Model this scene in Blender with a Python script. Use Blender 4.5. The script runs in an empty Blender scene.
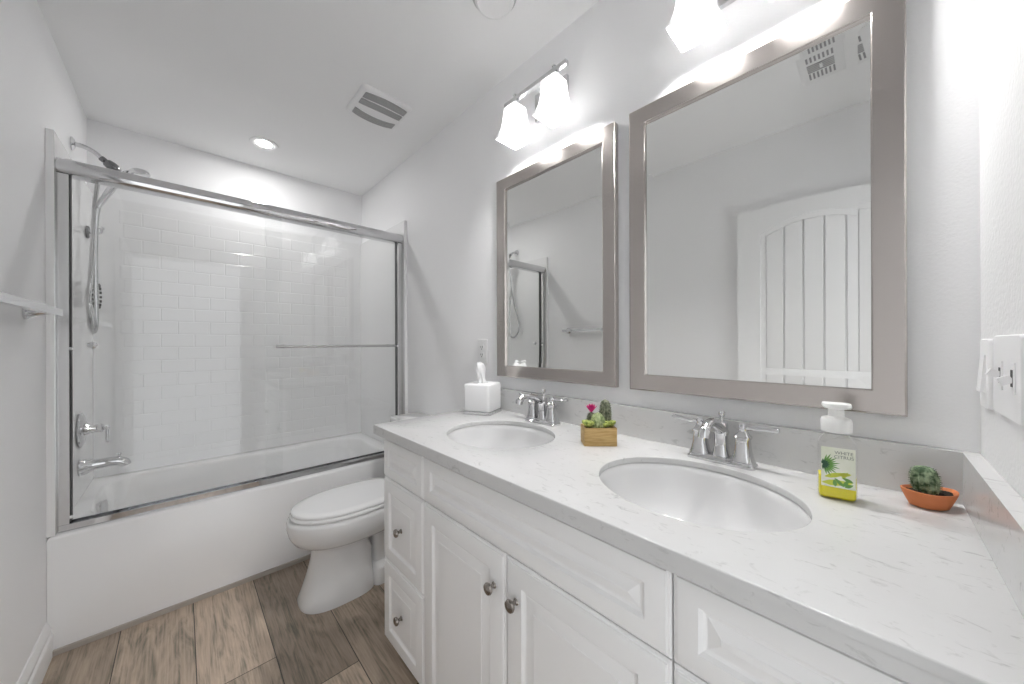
import bpy, bmesh, math, random
from mathutils import Vector, Matrix, Euler

PI = math.pi
random.seed(7)
SC = bpy.context.scene
COL = SC.collection

# ------------------------------------------------------------------ camera, world, exposure
cam_data = bpy.data.cameras.new('camera')
cam = bpy.data.objects.new('camera', cam_data)
COL.objects.link(cam)
cam_data.sensor_width = 36.0
cam_data.lens = 346.69 / 1024 * 36
cam_data.shift_y = 1.1 / 1024
cam_data.clip_start = 0.02
cam.matrix_world = (Matrix.Translation((0, 0, 1.2203)) @ Matrix.Rotation(-math.radians(43.57), 4, 'Z')
                    @ Matrix.Rotation(PI / 2, 4, 'X') @ Matrix.Rotation(-math.radians(0.19), 4, 'Z'))
SC.camera = cam

SC.view_settings.view_transform = 'Standard'
SC.view_settings.look = 'None'
SC.view_settings.gamma = 1.0
SC.view_settings.use_curve_mapping = False
SC.view_settings.exposure = 0.88

world = bpy.data.worlds.new('daylight')
SC.world = world
world.use_nodes = True
world.node_tree.nodes['Background'].inputs[0].default_value = (0.96, 0.98, 1.0, 1)
world.node_tree.nodes['Background'].inputs[1].default_value = 0.80

SC.cycles.max_bounces = 16
SC.cycles.diffuse_bounces = 8
SC.cycles.glossy_bounces = 8
SC.cycles.transmission_bounces = 10
SC.cycles.transparent_max_bounces = 24
SC.cycles.caustics_reflective = False
SC.cycles.caustics_refractive = False
SC.cycles.sample_clamp_indirect = 6.0
SC.cycles.use_denoising = True

BULB_STRENGTH = 240.0
RECESS_STRENGTH = 165.0

# doorway behind the camera: daylight of the next room comes in through it
pd = bpy.data.lights.new('doorway_portal', 'AREA')
pd.shape = 'RECTANGLE'
pd.size, pd.size_y = 0.80, 2.04
pd.cycles.is_portal = True
po = bpy.data.objects.new('doorway_portal', pd)
po.location = (0.065, -0.20, 1.02)
po.rotation_euler = (PI / 2, 0, PI)
COL.objects.link(po)

# ------------------------------------------------------------------ room measures (metres, camera above the origin)
XL, XR = -0.387, 1.13        # left wall, vanity wall
YF, YB = -0.14, 3.068        # doorway wall, back wall
ZC = 2.496
APRON = 2.233                # tub apron
CT = 0.9007                  # counter top


# ------------------------------------------------------------------ materials
def nodes(name):
    m = bpy.data.materials.new(name)
    m.use_nodes = True
    nt = m.node_tree
    return m, nt, nt.nodes['Principled BSDF'], nt.nodes['Material Output']


def mat(name, col, rough=0.5, metal=0.0, coat=0.0, bump=0.0, bscale=60.0, spec=0.5, detail=2.0, bdist=0.001):
    m, nt, b, _ = nodes(name)
    b.inputs['Base Color'].default_value = (*col, 1)
    b.inputs['Roughness'].default_value = rough
    b.inputs['Metallic'].default_value = metal
    b.inputs['Coat Weight'].default_value = coat
    b.inputs['Specular IOR Level'].default_value = spec
    if bump:
        tc = nt.nodes.new('ShaderNodeTexCoord')
        nz = nt.nodes.new('ShaderNodeTexNoise')
        nz.inputs['Scale'].default_value = bscale
        nz.inputs['Detail'].default_value = detail
        bp = nt.nodes.new('ShaderNodeBump')
        bp.inputs['Strength'].default_value = bump
        bp.inputs['Distance'].default_value = bdist
        nt.links.new(tc.outputs['Object'], nz.inputs['Vector'])
        nt.links.new(nz.outputs['Fac'], bp.inputs['Height'])
        nt.links.new(bp.outputs['Normal'], b.inputs['Normal'])
    return m


def glass_mat(name, tint=(0.97, 0.98, 0.975), rough=0.0, refl=1.0):
    """Clear thin sheet: Fresnel mirror reflection over straight-through light."""
    m, nt, b, out = nodes(name)
    nt.nodes.remove(b)
    geo = nt.nodes.new('ShaderNodeNewGeometry')
    mr = nt.nodes.new('ShaderNodeMapRange')
    mr.inputs['To Min'].default_value = 1.5
    mr.inputs['To Max'].default_value = 1 / 1.5
    fr = nt.nodes.new('ShaderNodeFresnel')
    tr = nt.nodes.new('ShaderNodeBsdfTransparent')
    tr.inputs[0].default_value = (*tint, 1)
    gl = nt.nodes.new('ShaderNodeBsdfGlossy')
    gl.inputs[0].default_value = (refl, refl, refl, 1)
    gl.inputs['Roughness'].default_value = rough
    mx = nt.nodes.new('ShaderNodeMixShader')
    nt.links.new(geo.outputs['Backfacing'], mr.inputs['Value'])
    nt.links.new(mr.outputs[0], fr.inputs['IOR'])
    nt.links.new(fr.outputs[0], mx.inputs[0])
    nt.links.new(tr.outputs[0], mx.inputs[1])
    nt.links.new(gl.outputs[0], mx.inputs[2])
    nt.links.new(mx.outputs[0], out.inputs['Surface'])
    return m


def emit_mat(name, col, strength):
    m, nt, b, out = nodes(name)
    b.inputs['Base Color'].default_value = (*col, 1)
    b.inputs['Emission Color'].default_value = (*col, 1)
    b.inputs['Emission Strength'].default_value = strength
    return m


M = {}
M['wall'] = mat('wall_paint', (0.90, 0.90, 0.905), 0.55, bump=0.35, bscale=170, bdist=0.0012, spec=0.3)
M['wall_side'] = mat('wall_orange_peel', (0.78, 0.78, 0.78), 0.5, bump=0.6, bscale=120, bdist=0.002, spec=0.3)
M['ceiling'] = mat('ceiling_paint', (0.90, 0.90, 0.90), 0.7, bump=0.2, bscale=140, spec=0.2)
M['trim'] = mat('trim_paint', (0.88, 0.88, 0.88), 0.35)
M['cabinet'] = mat('cabinet_paint', (0.86, 0.86, 0.86), 0.32)
M['gap'] = mat('cabinet_gap', (0.30, 0.30, 0.30), 0.7)
M['porcelain'] = mat('porcelain', (0.76, 0.76, 0.76), 0.08, coat=0.5)
M['basin'] = mat('basin_porcelain', (0.67, 0.67, 0.67), 0.08, coat=0.5)
M['acrylic'] = mat('tub_acrylic', (0.89, 0.89, 0.89), 0.16, coat=0.2)
M['seat_plastic'] = mat('seat_plastic', (0.86, 0.86, 0.86), 0.15, coat=0.3)
M['plastic'] = mat('white_plastic', (0.85, 0.85, 0.85), 0.3)
M['chrome'] = mat('chrome', (0.70, 0.70, 0.71), 0.05, 1.0)
M['satin'] = mat('satin_aluminium', (0.72, 0.72, 0.72), 0.22, 1.0)
M['hose'] = mat('metal_hose', (0.52, 0.52, 0.52), 0.25, 1.0)
M['pewter'] = mat('pewter_knob', (0.33, 0.30, 0.275), 0.25, 1.0)
M['gapshade'] = mat('gap_shade_grey', (0.55, 0.55, 0.55), 0.5)  # shadow gap round the ceiling disc, painted as a darker plate
M['dark'] = mat('dark_slot', (0.04, 0.04, 0.04), 0.6)
M['grille'] = mat('grille_grey', (0.34, 0.34, 0.34), 0.7)
M['terracotta'] = mat('terracotta', (0.60, 0.20, 0.075), 0.75, bump=0.3, bscale=200, bdist=0.0005)
M['soil'] = mat('soil', (0.03, 0.022, 0.016), 0.95, bump=1.0, bscale=250, bdist=0.003)
M['glass'] = glass_mat('shower_glass', (0.985, 0.988, 0.987))
M['clear'] = glass_mat('clear_plastic', (0.985, 0.985, 0.985))
M['tissue'] = mat('tissue_paper', (0.93, 0.93, 0.93), 0.9)
M['bulb'] = emit_mat('lit_bulb', (1.0, 0.99, 0.985), BULB_STRENGTH)
M['led'] = emit_mat('lit_led_lens', (1.0, 0.99, 0.985), RECESS_STRENGTH)
M['pumpwhite'] = mat('pump_plastic', (0.88, 0.88, 0.86), 0.35)
M['flower'] = mat('magenta_petal', (0.50, 0.015, 0.16), 0.6)
M['yellow'] = mat('flower_centre', (0.75, 0.5, 0.05), 0.6)


def mirror_mat():
    m, nt, b, out = nodes('mirror_silver')
    nt.nodes.remove(b)
    g = nt.nodes.new('ShaderNodeBsdfGlossy')
    g.inputs[0].default_value = (0.95, 0.955, 0.94, 1)
    g.inputs['Roughness'].default_value = 0.0
    nt.links.new(g.outputs[0], out.inputs['Surface'])
    return m


M['mirror'] = mirror_mat()


def nickel_mat():
    m, nt, b, out = nodes('brushed_nickel')
    b.inputs['Base Color'].default_value = (0.56, 0.52, 0.495, 1)
    b.inputs['Metallic'].default_value = 1.0
    b.inputs['Roughness'].default_value = 0.19
    tc = nt.nodes.new('ShaderNodeTexCoord')
    mp = nt.nodes.new('ShaderNodeMapping')
    mp.inputs['Scale'].default_value = (8, 8, 900)
    nz = nt.nodes.new('ShaderNodeTexNoise')
    nz.inputs['Scale'].default_value = 2.0
    bp = nt.nodes.new('ShaderNodeBump')
    bp.inputs['Strength'].default_value = 0.08
    bp.inputs['Distance'].default_value = 0.001
    nt.links.new(tc.outputs['Object'], mp.inputs['Vector'])
    nt.links.new(mp.outputs[0], nz.inputs['Vector'])
    nt.links.new(nz.outputs['Fac'], bp.inputs['Height'])
    nt.links.new(bp.outputs['Normal'], b.inputs['Normal'])
    return m


M['nickel'] = nickel_mat()


def shade_mat():
    """Frosted white lamp glass: scatters the bulb's light and lets part of it pass."""
    m, nt, b, out = nodes('frosted_shade_glass')
    nt.nodes.remove(b)
    tr = nt.nodes.new('ShaderNodeBsdfTransparent')
    tr.inputs[0].default_value = (0.95, 0.95, 0.95, 1)
    tl = nt.nodes.new('ShaderNodeBsdfTranslucent')
    tl.inputs[0].default_value = (0.92, 0.92, 0.92, 1)
    df = nt.nodes.new('ShaderNodeBsdfDiffuse')
    df.inputs[0].default_value = (0.9, 0.9, 0.9, 1)
    m1 = nt.nodes.new('ShaderNodeMixShader')
    m1.inputs[0].default_value = 0.74
    m2 = nt.nodes.new('ShaderNodeMixShader')
    m2.inputs[0].default_value = 0.97
    nt.links.new(tl.outputs[0], m1.inputs[1])
    nt.links.new(df.outputs[0], m1.inputs[2])
    nt.links.new(tr.outputs[0], m2.inputs[1])
    nt.links.new(m1.outputs[0], m2.inputs[2])
    nt.links.new(m2.outputs[0], out.inputs['Surface'])
    return m


M['shade'] = shade_mat()


def quartz_mat():
    m, nt, b, out = nodes('white_quartz')
    L = nt.links.new
    tc = nt.nodes.new('ShaderNodeTexCoord')
    mp = nt.nodes.new('ShaderNodeMapping')
    mp.inputs['Scale'].default_value = (1.0, 0.45, 1.0)
    mp.inputs['Rotation'].default_value = (0, 0, 0.6)
    n1 = nt.nodes.new('ShaderNodeTexNoise')
    n1.inputs['Scale'].default_value = 52
    n1.inputs['Detail'].default_value = 6
    n1.inputs['Roughness'].default_value = 0.65
    n1.inputs['Distortion'].default_value = 1.2
    r1 = nt.nodes.new('ShaderNodeValToRGB')
    e = r1.color_ramp.elements
    e[0].position, e[0].color = 0.26, (0.43, 0.43, 0.425, 1)
    e[1].position, e[1].color = 0.42, (0.63, 0.63, 0.626, 1)
    n2 = nt.nodes.new('ShaderNodeTexNoise')
    n2.inputs['Scale'].default_value = 5
    n2.inputs['Detail'].default_value = 4
    r2 = nt.nodes.new('ShaderNodeValToRGB')
    e = r2.color_ramp.elements
    e[0].position, e[0].color = 0.3, (0.93, 0.93, 0.93, 1)
    e[1].position, e[1].color = 0.7, (1, 1, 1, 1)
    mx = nt.nodes.new('ShaderNodeMix')
    mx.data_type = 'RGBA'
    mx.blend_type = 'MULTIPLY'
    mx.inputs[0].default_value = 1.0
    L(tc.outputs['Object'], mp.inputs['Vector'])
    L(mp.outputs[0], n1.inputs['Vector'])
    L(tc.outputs['Object'], n2.inputs['Vector'])
    L(n1.outputs['Fac'], r1.inputs[0])
    L(n2.outputs['Fac'], r2.inputs[0])
    L(r1.outputs[0], mx.inputs[6])
    L(r2.outputs[0], mx.inputs[7])
    L(mx.outputs[2], b.inputs['Base Color'])
    b.inputs['Roughness'].default_value = 0.16
    return m


M['quartz'] = quartz_mat()


def floor_mat():
    """Wood-look planks along Y, 0.2275 m wide, joints staggered."""
    m, nt, b, out = nodes('wood_plank_floor')
    L = nt.links.new
    N = nt.nodes.new

    def math_(op, a=None, bb=None, va=0.0, vb=0.0):
        n = N('ShaderNodeMath')
        n.operation = op
        n.inputs[0].default_value = va
        n.inputs[1].default_value = vb
        if a is not None:
            L(a, n.inputs[0])
        if bb is not None:
            L(bb, n.inputs[1])
        return n.outputs[0]

    tc = N('ShaderNodeTexCoord')
    sx = N('ShaderNodeSeparateXYZ')
    L(tc.outputs['Object'], sx.inputs[0])
    u = math_('MULTIPLY_ADD', sx.outputs[0], None, 0, 1 / 0.2275)
    nt.nodes[-1].inputs[2].default_value = 0.192 / 0.2275 + 10
    col = math_('FLOOR', u)
    fx = math_('FRACT', u)
    # cross joints: -0.239 m per plank to the right
    sh = math_('MULTIPLY', col, None, 0, 0.239)
    jog = math_('MULTIPLY', math_('LESS_THAN', col, None, 0, 10.5), None, 0, 0.5)
    yy = math_('ADD', math_('ADD', sx.outputs[1], sh), jog)
    v = math_('MULTIPLY_ADD', yy, None, 0, 1 / 1.2)
    nt.nodes[-1].inputs[2].default_value = -(1.615 + 0.239 * 11) / 1.2 + 10
    row = math_('FLOOR', v)
    fy = math_('FRACT', v)
    ida = math_('MULTIPLY', col, None, 0, 3.17)
    idb = math_('MULTIPLY', row, None, 0, 7.31)
    idn = math_('ADD', ida, idb)
    ta = math_('MULTIPLY_ADD', col, None, 0, 0.25)
    nt.nodes[-1].inputs[2].default_value = 0.10
    tb_ = math_('MULTIPLY', row, None, 0, 0.30)
    plank_tone = math_('FRACT', math_('ADD', ta, tb_))
    # grain
    cx = N('ShaderNodeCombineXYZ')
    L(sx.outputs[0], cx.inputs[0])
    L(sx.outputs[1], cx.inputs[1])
    L(idn, cx.inputs[2])
    mp = N('ShaderNodeMapping')
    mp.inputs['Scale'].default_value = (15, 2.2, 1.0)
    L(cx.outputs[0], mp.inputs['Vector'])
    g1 = N('ShaderNodeTexNoise')
    g1.inputs['Scale'].default_value = 1.5
    g1.inputs['Detail'].default_value = 8
    g1.inputs['Roughness'].default_value = 0.62
    g1.inputs['Distortion'].default_value = 1.8
    L(mp.outputs[0], g1.inputs['Vector'])
    mp2 = N('ShaderNodeMapping')
    mp2.inputs['Scale'].default_value = (160, 5, 1.0)
    L(cx.outputs[0], mp2.inputs['Vector'])
    g2 = N('ShaderNodeTexNoise')
    g2.inputs['Scale'].default_value = 1.0
    g2.inputs['Detail'].default_value = 4
    L(mp2.outputs[0], g2.inputs['Vector'])
    r = N('ShaderNodeValToRGB')
    e = r.color_ramp.elements
    e[0].position, e[0].color = 0.33, (0.175, 0.164, 0.122, 1)
    e[1].position, e[1].color = 0.72, (0.69, 0.565, 0.445, 1)
    x = e.new(0.5)
    x.color = (0.485, 0.385, 0.298, 1)
    gm = N('ShaderNodeMix')
    gm.inputs[0].default_value = 0.40
    L(g1.outputs['Fac'], gm.inputs[2])
    L(g2.outputs['Fac'], gm.inputs[3])
    L(gm.outputs[0], r.inputs[0])
    tone = N('ShaderNodeMapRange')
    tone.inputs['To Min'].default_value = 0.55
    tone.inputs['To Max'].default_value = 1.12
    L(plank_tone, tone.inputs['Value'])
    mul = N('ShaderNodeVectorMath')
    mul.operation = 'SCALE'
    L(r.outputs[0], mul.inputs[0])
    L(tone.outputs[0], mul.inputs['Scale'])
    # seams
    ex = math_('MINIMUM', fx, math_('SUBTRACT', None, fx, 1.0))
    ey = math_('MINIMUM', fy, math_('SUBTRACT', None, fy, 1.0))
    sxm = math_('LESS_THAN', math_('MULTIPLY', ex, None, 0, 0.2275), None, 0, 0.0016)
    sym = math_('LESS_THAN', math_('MULTIPLY', ey, None, 0, 1.2), None, 0, 0.0016)
    seam = math_('MAXIMUM', sxm, sym)
    mx = N('ShaderNodeMix')
    mx.data_type = 'RGBA'
    L(seam, mx.inputs[0])
    L(mul.outputs[0], mx.inputs[6])
    mx.inputs[7].default_value = (0.06, 0.05, 0.042, 1)
    L(mx.outputs[2], b.inputs['Base Color'])
    b.inputs['Roughness'].default_value = 0.45
    bp = N('ShaderNodeBump')
    bp.inputs['Strength'].default_value = 0.25
    bp.inputs['Distance'].default_value = 0.001
    L(gm.outputs[0], bp.inputs['Height'])
    L(bp.outputs[0], b.inputs['Normal'])
    return m


M['floor'] = floor_mat()


def ramp_noise_mat(name, c0, c1, scale, stretch=(1, 1, 1), rough=0.6, p0=0.35, p1=0.65, bump=0.0):
    m, nt, b, out = nodes(name)
    L = nt.links.new
    tc = nt.nodes.new('ShaderNodeTexCoord')
    mp = nt.nodes.new('ShaderNodeMapping')
    mp.inputs['Scale'].default_value = stretch
    n = nt.nodes.new('ShaderNodeTexNoise')
    n.inputs['Scale'].default_value = scale
    n.inputs['Detail'].default_value = 5
    r = nt.nodes.new('ShaderNodeValToRGB')
    e = r.color_ramp.elements
    e[0].position, e[0].color = p0, (*c0, 1)
    e[1].position, e[1].color = p1, (*c1, 1)
    L(tc.outputs['Object'], mp.inputs['Vector'])
    L(mp.outputs[0], n.inputs['Vector'])
    L(n.outputs['Fac'], r.inputs[0])
    L(r.outputs[0], b.inputs['Base Color'])
    b.inputs['Roughness'].default_value = rough
    if bump:
        bp = nt.nodes.new('ShaderNodeBump')
        bp.inputs['Strength'].default_value = bump
        bp.inputs['Distance'].default_value = 0.001
        L(n.outputs['Fac'], bp.inputs['Height'])
        L(bp.outputs[0], b.inputs['Normal'])
    return m


M['bamboo'] = ramp_noise_mat('light_wood_box', (0.37, 0.235, 0.075), (0.52, 0.355, 0.15), 30, (1, 1, 9), 0.55)
M['cactus_dark'] = ramp_noise_mat('dark_green_cactus', (0.050, 0.065, 0.035), (0.26, 0.27, 0.19), 130, rough=0.8, bump=0.6)
M['cactus_mid'] = ramp_noise_mat('pale_green_cactus', (0.15, 0.21, 0.07), (0.48, 0.53, 0.30), 120, rough=0.75, bump=0.6)
M['cactus_bright'] = ramp_noise_mat('lime_green_succulent', (0.13, 0.20, 0.025), (0.46, 0.50, 0.13), 110, rough=0.6)
M['cactus_pot'] = ramp_noise_mat('speckled_green_cactus', (0.035, 0.075, 0.03), (0.30, 0.38, 0.24), 95, rough=0.75, p0=0.42, p1=0.62, bump=0.6)
M['liquid'] = mat('yellow_soap', (0.80, 0.72, 0.02), 0.1)
M['labelbase'] = ramp_noise_mat('pale_label_film', (0.74, 0.77, 0.62), (0.86, 0.87, 0.80), 20, rough=0.4)
M['labelgreen'] = mat('label_green_ink', (0.16, 0.36, 0.08), 0.45)
M['labeldark'] = mat('label_dark_ink', (0.03, 0.10, 0.05), 0.45)
M['labellime'] = mat('label_lime_ink', (0.62, 0.68, 0.08), 0.45)
M['labelgrey'] = mat('label_grey_ink', (0.22, 0.24, 0.20), 0.5)


# ------------------------------------------------------------------ mesh helpers
def NB():
    return bmesh.new()


def box(bm, x0, x1, y0, y1, z0, z1, mtx=None):
    vs = [bm.verts.new(Vector((x, y, z)) if mtx is None else mtx @ Vector((x, y, z)))
          for z in (z0, z1) for x, y in ((x0, y0), (x1, y0), (x1, y1), (x0, y1))]
    for f in ((3, 2, 1, 0), (4, 5, 6, 7), (0, 1, 5, 4), (1, 2, 6, 5), (2, 3, 7, 6), (3, 0, 4, 7)):
        bm.faces.new([vs[i] for i in f])
    return bm


def bevel(bm, w, seg=2, angle=30):
    ed = [e for e in bm.edges if len(e.link_faces) == 2 and e.calc_face_angle(0) > math.radians(angle)]
    bmesh.ops.bevel(bm, geom=ed, offset=w, segments=seg, profile=0.5, affect='EDGES', clamp_overlap=True)
    return bm


def loft(bm, rings, cap0=True, cap1=True, closed=True):
    vr = [[bm.verts.new(Vector(p)) for p in r] for r in rings]
    n = len(vr[0])
    for a, b in zip(vr[:-1], vr[1:]):
        for i in range(n if closed else n - 1):
            j = (i + 1) % n
            bm.faces.new((a[i], a[j], b[j], b[i]))
    if cap0:
        bm.faces.new(list(reversed(vr[0])))
    if cap1:
        bm.faces.new(vr[-1])
    return bm


def axis_frame(d):
    d = Vector(d).normalized()
    a = Vector((0, 0, 1)) if abs(d.z) < 0.9 else Vector((1, 0, 0))
    u = a.cross(d).normalized()
    return u, d.cross(u), d


def lathe(bm, prof, origin, axis=(0, 0, 1), n=32, su=1.0, sv=1.0, square=None):
    """prof: (radius, height along axis). square: superellipse exponent."""
    u, v, d = axis_frame(axis)
    o = Vector(origin)
    rings = []
    for r, h in prof:
        ring = []
        for k in range(n):
            a = 2 * PI * k / n
            c, s = math.cos(a), math.sin(a)
            if square:
                c = math.copysign(abs(c) ** (2 / square), c)
                s = math.copysign(abs(s) ** (2 / square), s)
            ring.append(o + u * (r * c * su) + v * (r * s * sv) + d * h)
        rings.append(ring)
    return loft(bm, rings)


def tube(bm, path, rad, n=12, caps=True):
    path = [Vector(p) for p in path]
    m = len(path)
    rads = rad if isinstance(rad, (list, tuple)) else [rad] * m
    tang = []
    for i in range(m):
        t = path[min(i + 1, m - 1)] - path[max(i - 1, 0)]
        tang.append(t.normalized())
    u, v, _ = axis_frame(tang[0])
    rings = []
    for i in range(m):
        t = tang[i]
        u = (u - t * u.dot(t)).normalized()
        v = t.cross(u)
        rings.append([path[i] + (u * math.cos(2 * PI * k / n) + v * math.sin(2 * PI * k / n)) * rads[i] for k in range(n)])
    return loft(bm, rings, caps, caps)


def smooth_path(pts, sub=6):
    """Catmull-Rom through the points."""
    P = [Vector(p) for p in pts]
    P = [P[0] * 2 - P[1]] + P + [P[-1] * 2 - P[-2]]
    out = []
    for i in range(1, len(P) - 2):
        a, b, c, d = P[i - 1:i + 3]
        for k in range(sub):
            t = k / sub
            out.append(0.5 * ((2 * b) + (c - a) * t + (2 * a - 5 * b + 4 * c - d) * t * t + (3 * b - a - 3 * c + d) * t ** 3))
    out.append(P[-2])
    return out


def ball(bm, c, r, sx=1, sy=1, sz=1, seg=16, rings=10):
    mtx = Matrix.Translation(Vector(c)) @ Matrix.Diagonal((r * sx, r * sy, r * sz, 1))
    bmesh.ops.create_uvsphere(bm, u_segments=seg, v_segments=rings, radius=1.0, matrix=mtx)
    return bm


def obj(name, bm, m, parent=None, ang=35, smooth=True):
    bmesh.ops.recalc_face_normals(bm, faces=bm.faces[:])
    me = bpy.data.meshes.new(name)
    bm.to_mesh(me)
    bm.free()
    for mm in (m if isinstance(m, (list, tuple)) else [m]):
        me.materials.append(mm)
    if smooth:
        for p in me.polygons:
            p.use_smooth = True
        me.set_sharp_from_angle(angle=math.radians(ang))
    o = bpy.data.objects.new(name, me)
    COL.objects.link(o)
    if parent is not None:
        o.parent = parent
        pm = world_of(parent)
        o.matrix_parent_inverse = pm.inverted()
    return o


def world_of(o):
    m = Matrix.LocRotScale(o.location, o.rotation_euler, o.scale)
    if o.parent is not None:
        m = world_of(o.parent) @ o.matrix_parent_inverse @ m
    return m


def tag(o, label, cat, group=None, kind=None):
    if label:
        o['label'] = label
    if cat:
        o['category'] = cat
    if group:
        o['group'] = group
    if kind:
        o['kind'] = kind
    return o


def thing(name, loc, label, cat, group=None):
    o = bpy.data.objects.new(name, None)
    o.location = loc
    o.empty_display_size = 0.05
    COL.objects.link(o)
    return tag(o, label, cat, group)


def copy_thing(root, offset, label):
    """Copy a thing, its parts and their sub-parts, moved by offset."""
    r = root.copy()
    COL.objects.link(r)
    r.location = Vector(root.location) + Vector(offset)
    r['label'] = label
    for ch in list(root.children):
        c = ch.copy()
        COL.objects.link(c)
        c.parent = r
        c.matrix_parent_inverse = ch.matrix_parent_inverse.copy()
        for g in list(ch.children):
            d = g.copy()
            COL.objects.link(d)
            d.parent = c
            d.matrix_parent_inverse = g.matrix_parent_inverse.copy()
    return r


def struct(name, bm, m, label=None, cat=None, **k):
    o = obj(name, bm, m, **k)
    o['kind'] = 'structure'
    if label:
        o['label'] = label
    if cat:
        o['category'] = cat
    return o


def rrect(cx, cy, hx, hy, r, z, n=6):
    pts = []
    for (sx, sy, a0) in ((1, 1, 0), (-1, 1, 90), (-1, -1, 180), (1, -1, 270)):
        for k in range(n + 1):
            a = math.radians(a0 + 90 * k / n)
            pts.append((cx + sx * (hx - r) + r * math.cos(a), cy + sy * (hy - r) + r * math.sin(a), z))
    return pts


# ------------------------------------------------------------------ room shell
T = 0.12
struct('floor', box(NB(), XL - T, XR + T, YF - T, YB + T, -0.1, 0.0), M['floor'], 'grey brown wood-look plank floor', 'floor')
struct('ceiling', box(NB(), XL - T, XR + T, YF - T, YB + T, ZC, ZC + 0.1), M['ceiling'], 'smooth white ceiling', 'ceiling')
struct('wall_left', box(NB(), XL - T, XL, YF - T, YB + T, 0, ZC), M['wall'], 'light grey wall holding the towel bar', 'wall')
struct('wall_right', box(NB(), XR, XR + T, YF - T, YB + T, 0, ZC), M['wall'], 'light grey wall behind mirrors and vanity', 'wall')
struct('wall_back', box(NB(), XL, XR, YB, YB + T, 0, ZC), M['wall'], 'light grey wall at the head of the tub alcove', 'wall')
bm = NB()
DX0, DX1, DZ = -0.335, 0.465, 2.05
box(bm, XL, DX0, YF - T, YF, 0, ZC)
box(bm, DX1, XR, YF - T, YF, 0, ZC)
box(bm, DX0, DX1, YF - T, YF, DZ, ZC)
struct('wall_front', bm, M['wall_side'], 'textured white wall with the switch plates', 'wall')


def sweep_y(bm, prof, y0, y1):
    a = [bm.verts.new((x, y0, z)) for x, z in prof]
    b = [bm.verts.new((x, y1, z)) for x, z in prof]
    n = len(prof)
    for i in range(n):
        j = (i + 1) % n
        bm.faces.new((a[i], a[j], b[j], b[i]))
    bm.faces.new(a[::-1])
    bm.faces.new(b)
    return bm


bp_ = [(0, 0), (0.017, 0), (0.017, 0.078), (0.015, 0.086), (0.011, 0.090), (0.011, 0.098), (0.0135, 0.104), (0.012, 0.114), (0.007, 0.122), (0.0065, 0.130), (0.003, 0.136), (0, 0.137)]
struct('baseboard_left', sweep_y(NB(), [(XL + x, z) for x, z in bp_], 0.70, APRON - 0.001), M['trim'],
       'white moulded baseboard along the left wall', 'baseboard')
bm = NB()
box(bm, XL + 0.0165, XR - 0.001, APRON - 0.012, APRON - 0.0005, 0.0, 0.020)
bevel(bm, 0.006, 3)
M['threshold'] = mat('threshold_strip', (0.42, 0.38, 0.34), 0.5)
struct('trim_1', bm, M['threshold'], 'thin taupe trim strip between floor and tub apron', 'trim')

# the open door, folded back along the left wall (seen in the large mirror)
def door_leaf():
    bm = NB()
    xf, xb = -0.330, -0.368           # face towards the room, back
    y0, y1, z0, z1 = -0.125, 0.612, 0.012, 2.043
    box(bm, xb, xf - 0.006, y0, y1, z0, z1)
    st = 0.122
    ya, yb = y0 + st, y1 - st

    def arch(y):
        c = (ya + yb) / 2
        return 1.955 - 0.075 * ((y - c) / ((yb - ya) / 2)) ** 2
    # frame: stiles, rails (the top rail has an arched lower edge)
    box(bm, xf - 0.006, xf, y0, ya, z0, z1)
    box(bm, xf - 0.006, xf, yb, y1, z0, z1)
    box(bm, xf - 0.006, xf, ya, yb, z0, 0.21)
    box(bm, xf - 0.006, xf, ya, yb, 0.90, 1.04)
    n = 20
    rings = []
    for k in range(n + 1):
        y = ya + (yb - ya) * k / n
        rings.append([(xf - 0.006, y, arch(y)), (xf, y, arch(y)), (xf, y, z1), (xf - 0.006, y, z1)])
    loft(bm, rings)
    # panel planks with grooves between them
    w = (yb - ya - 0.05) / 5
    for k in range(5):
        p0 = ya + 0.025 + k * w + 0.002
        p1 = p0 + w - 0.004
        rr = []
        for q, y in enumerate((p0, p0 + 0.004, (p0 + p1) / 2, p1 - 0.004, p1)):
            e = -0.002 if q in (0, 4) else 0.0035
            rr.append([(xf - 0.006, y, 1.065), (xf - 0.006 + e, y, 1.07), (xf - 0.006 + e, y, arch(y) - 0.035), (xf - 0.006, y, arch(y) - 0.03)])
        loft(bm, rr)
        box(bm, xf - 0.0061, xf - 0.0025, p0, p1, 0.235, 0.875)
    return bm


dr = struct('door_1', door_leaf(), M['trim'], 'white arched-panel door folded back against the left wall', 'door')
bm = NB()
for z in (0.25, 1.05, 1.85):
    tube(bm, [(-0.349, -0.130, z - 0.045), (-0.349, -0.130, z + 0.045)], 0.006, 10)
h_ = obj('hinge', bm, M['satin'], dr)
bm = NB()
box(bm, DX1 - 0.0001, DX1 + 0.065, YF, YF + 0.014, 0, DZ + 0.065)
box(bm, DX0 - 0.045, DX1 + 0.065, YF, YF + 0.014, DZ, DZ + 0.065)
bevel(bm, 0.004, 2)
struct('trim_2', bm, M['trim'], 'white door casing beside the vanity', 'trim')

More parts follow.
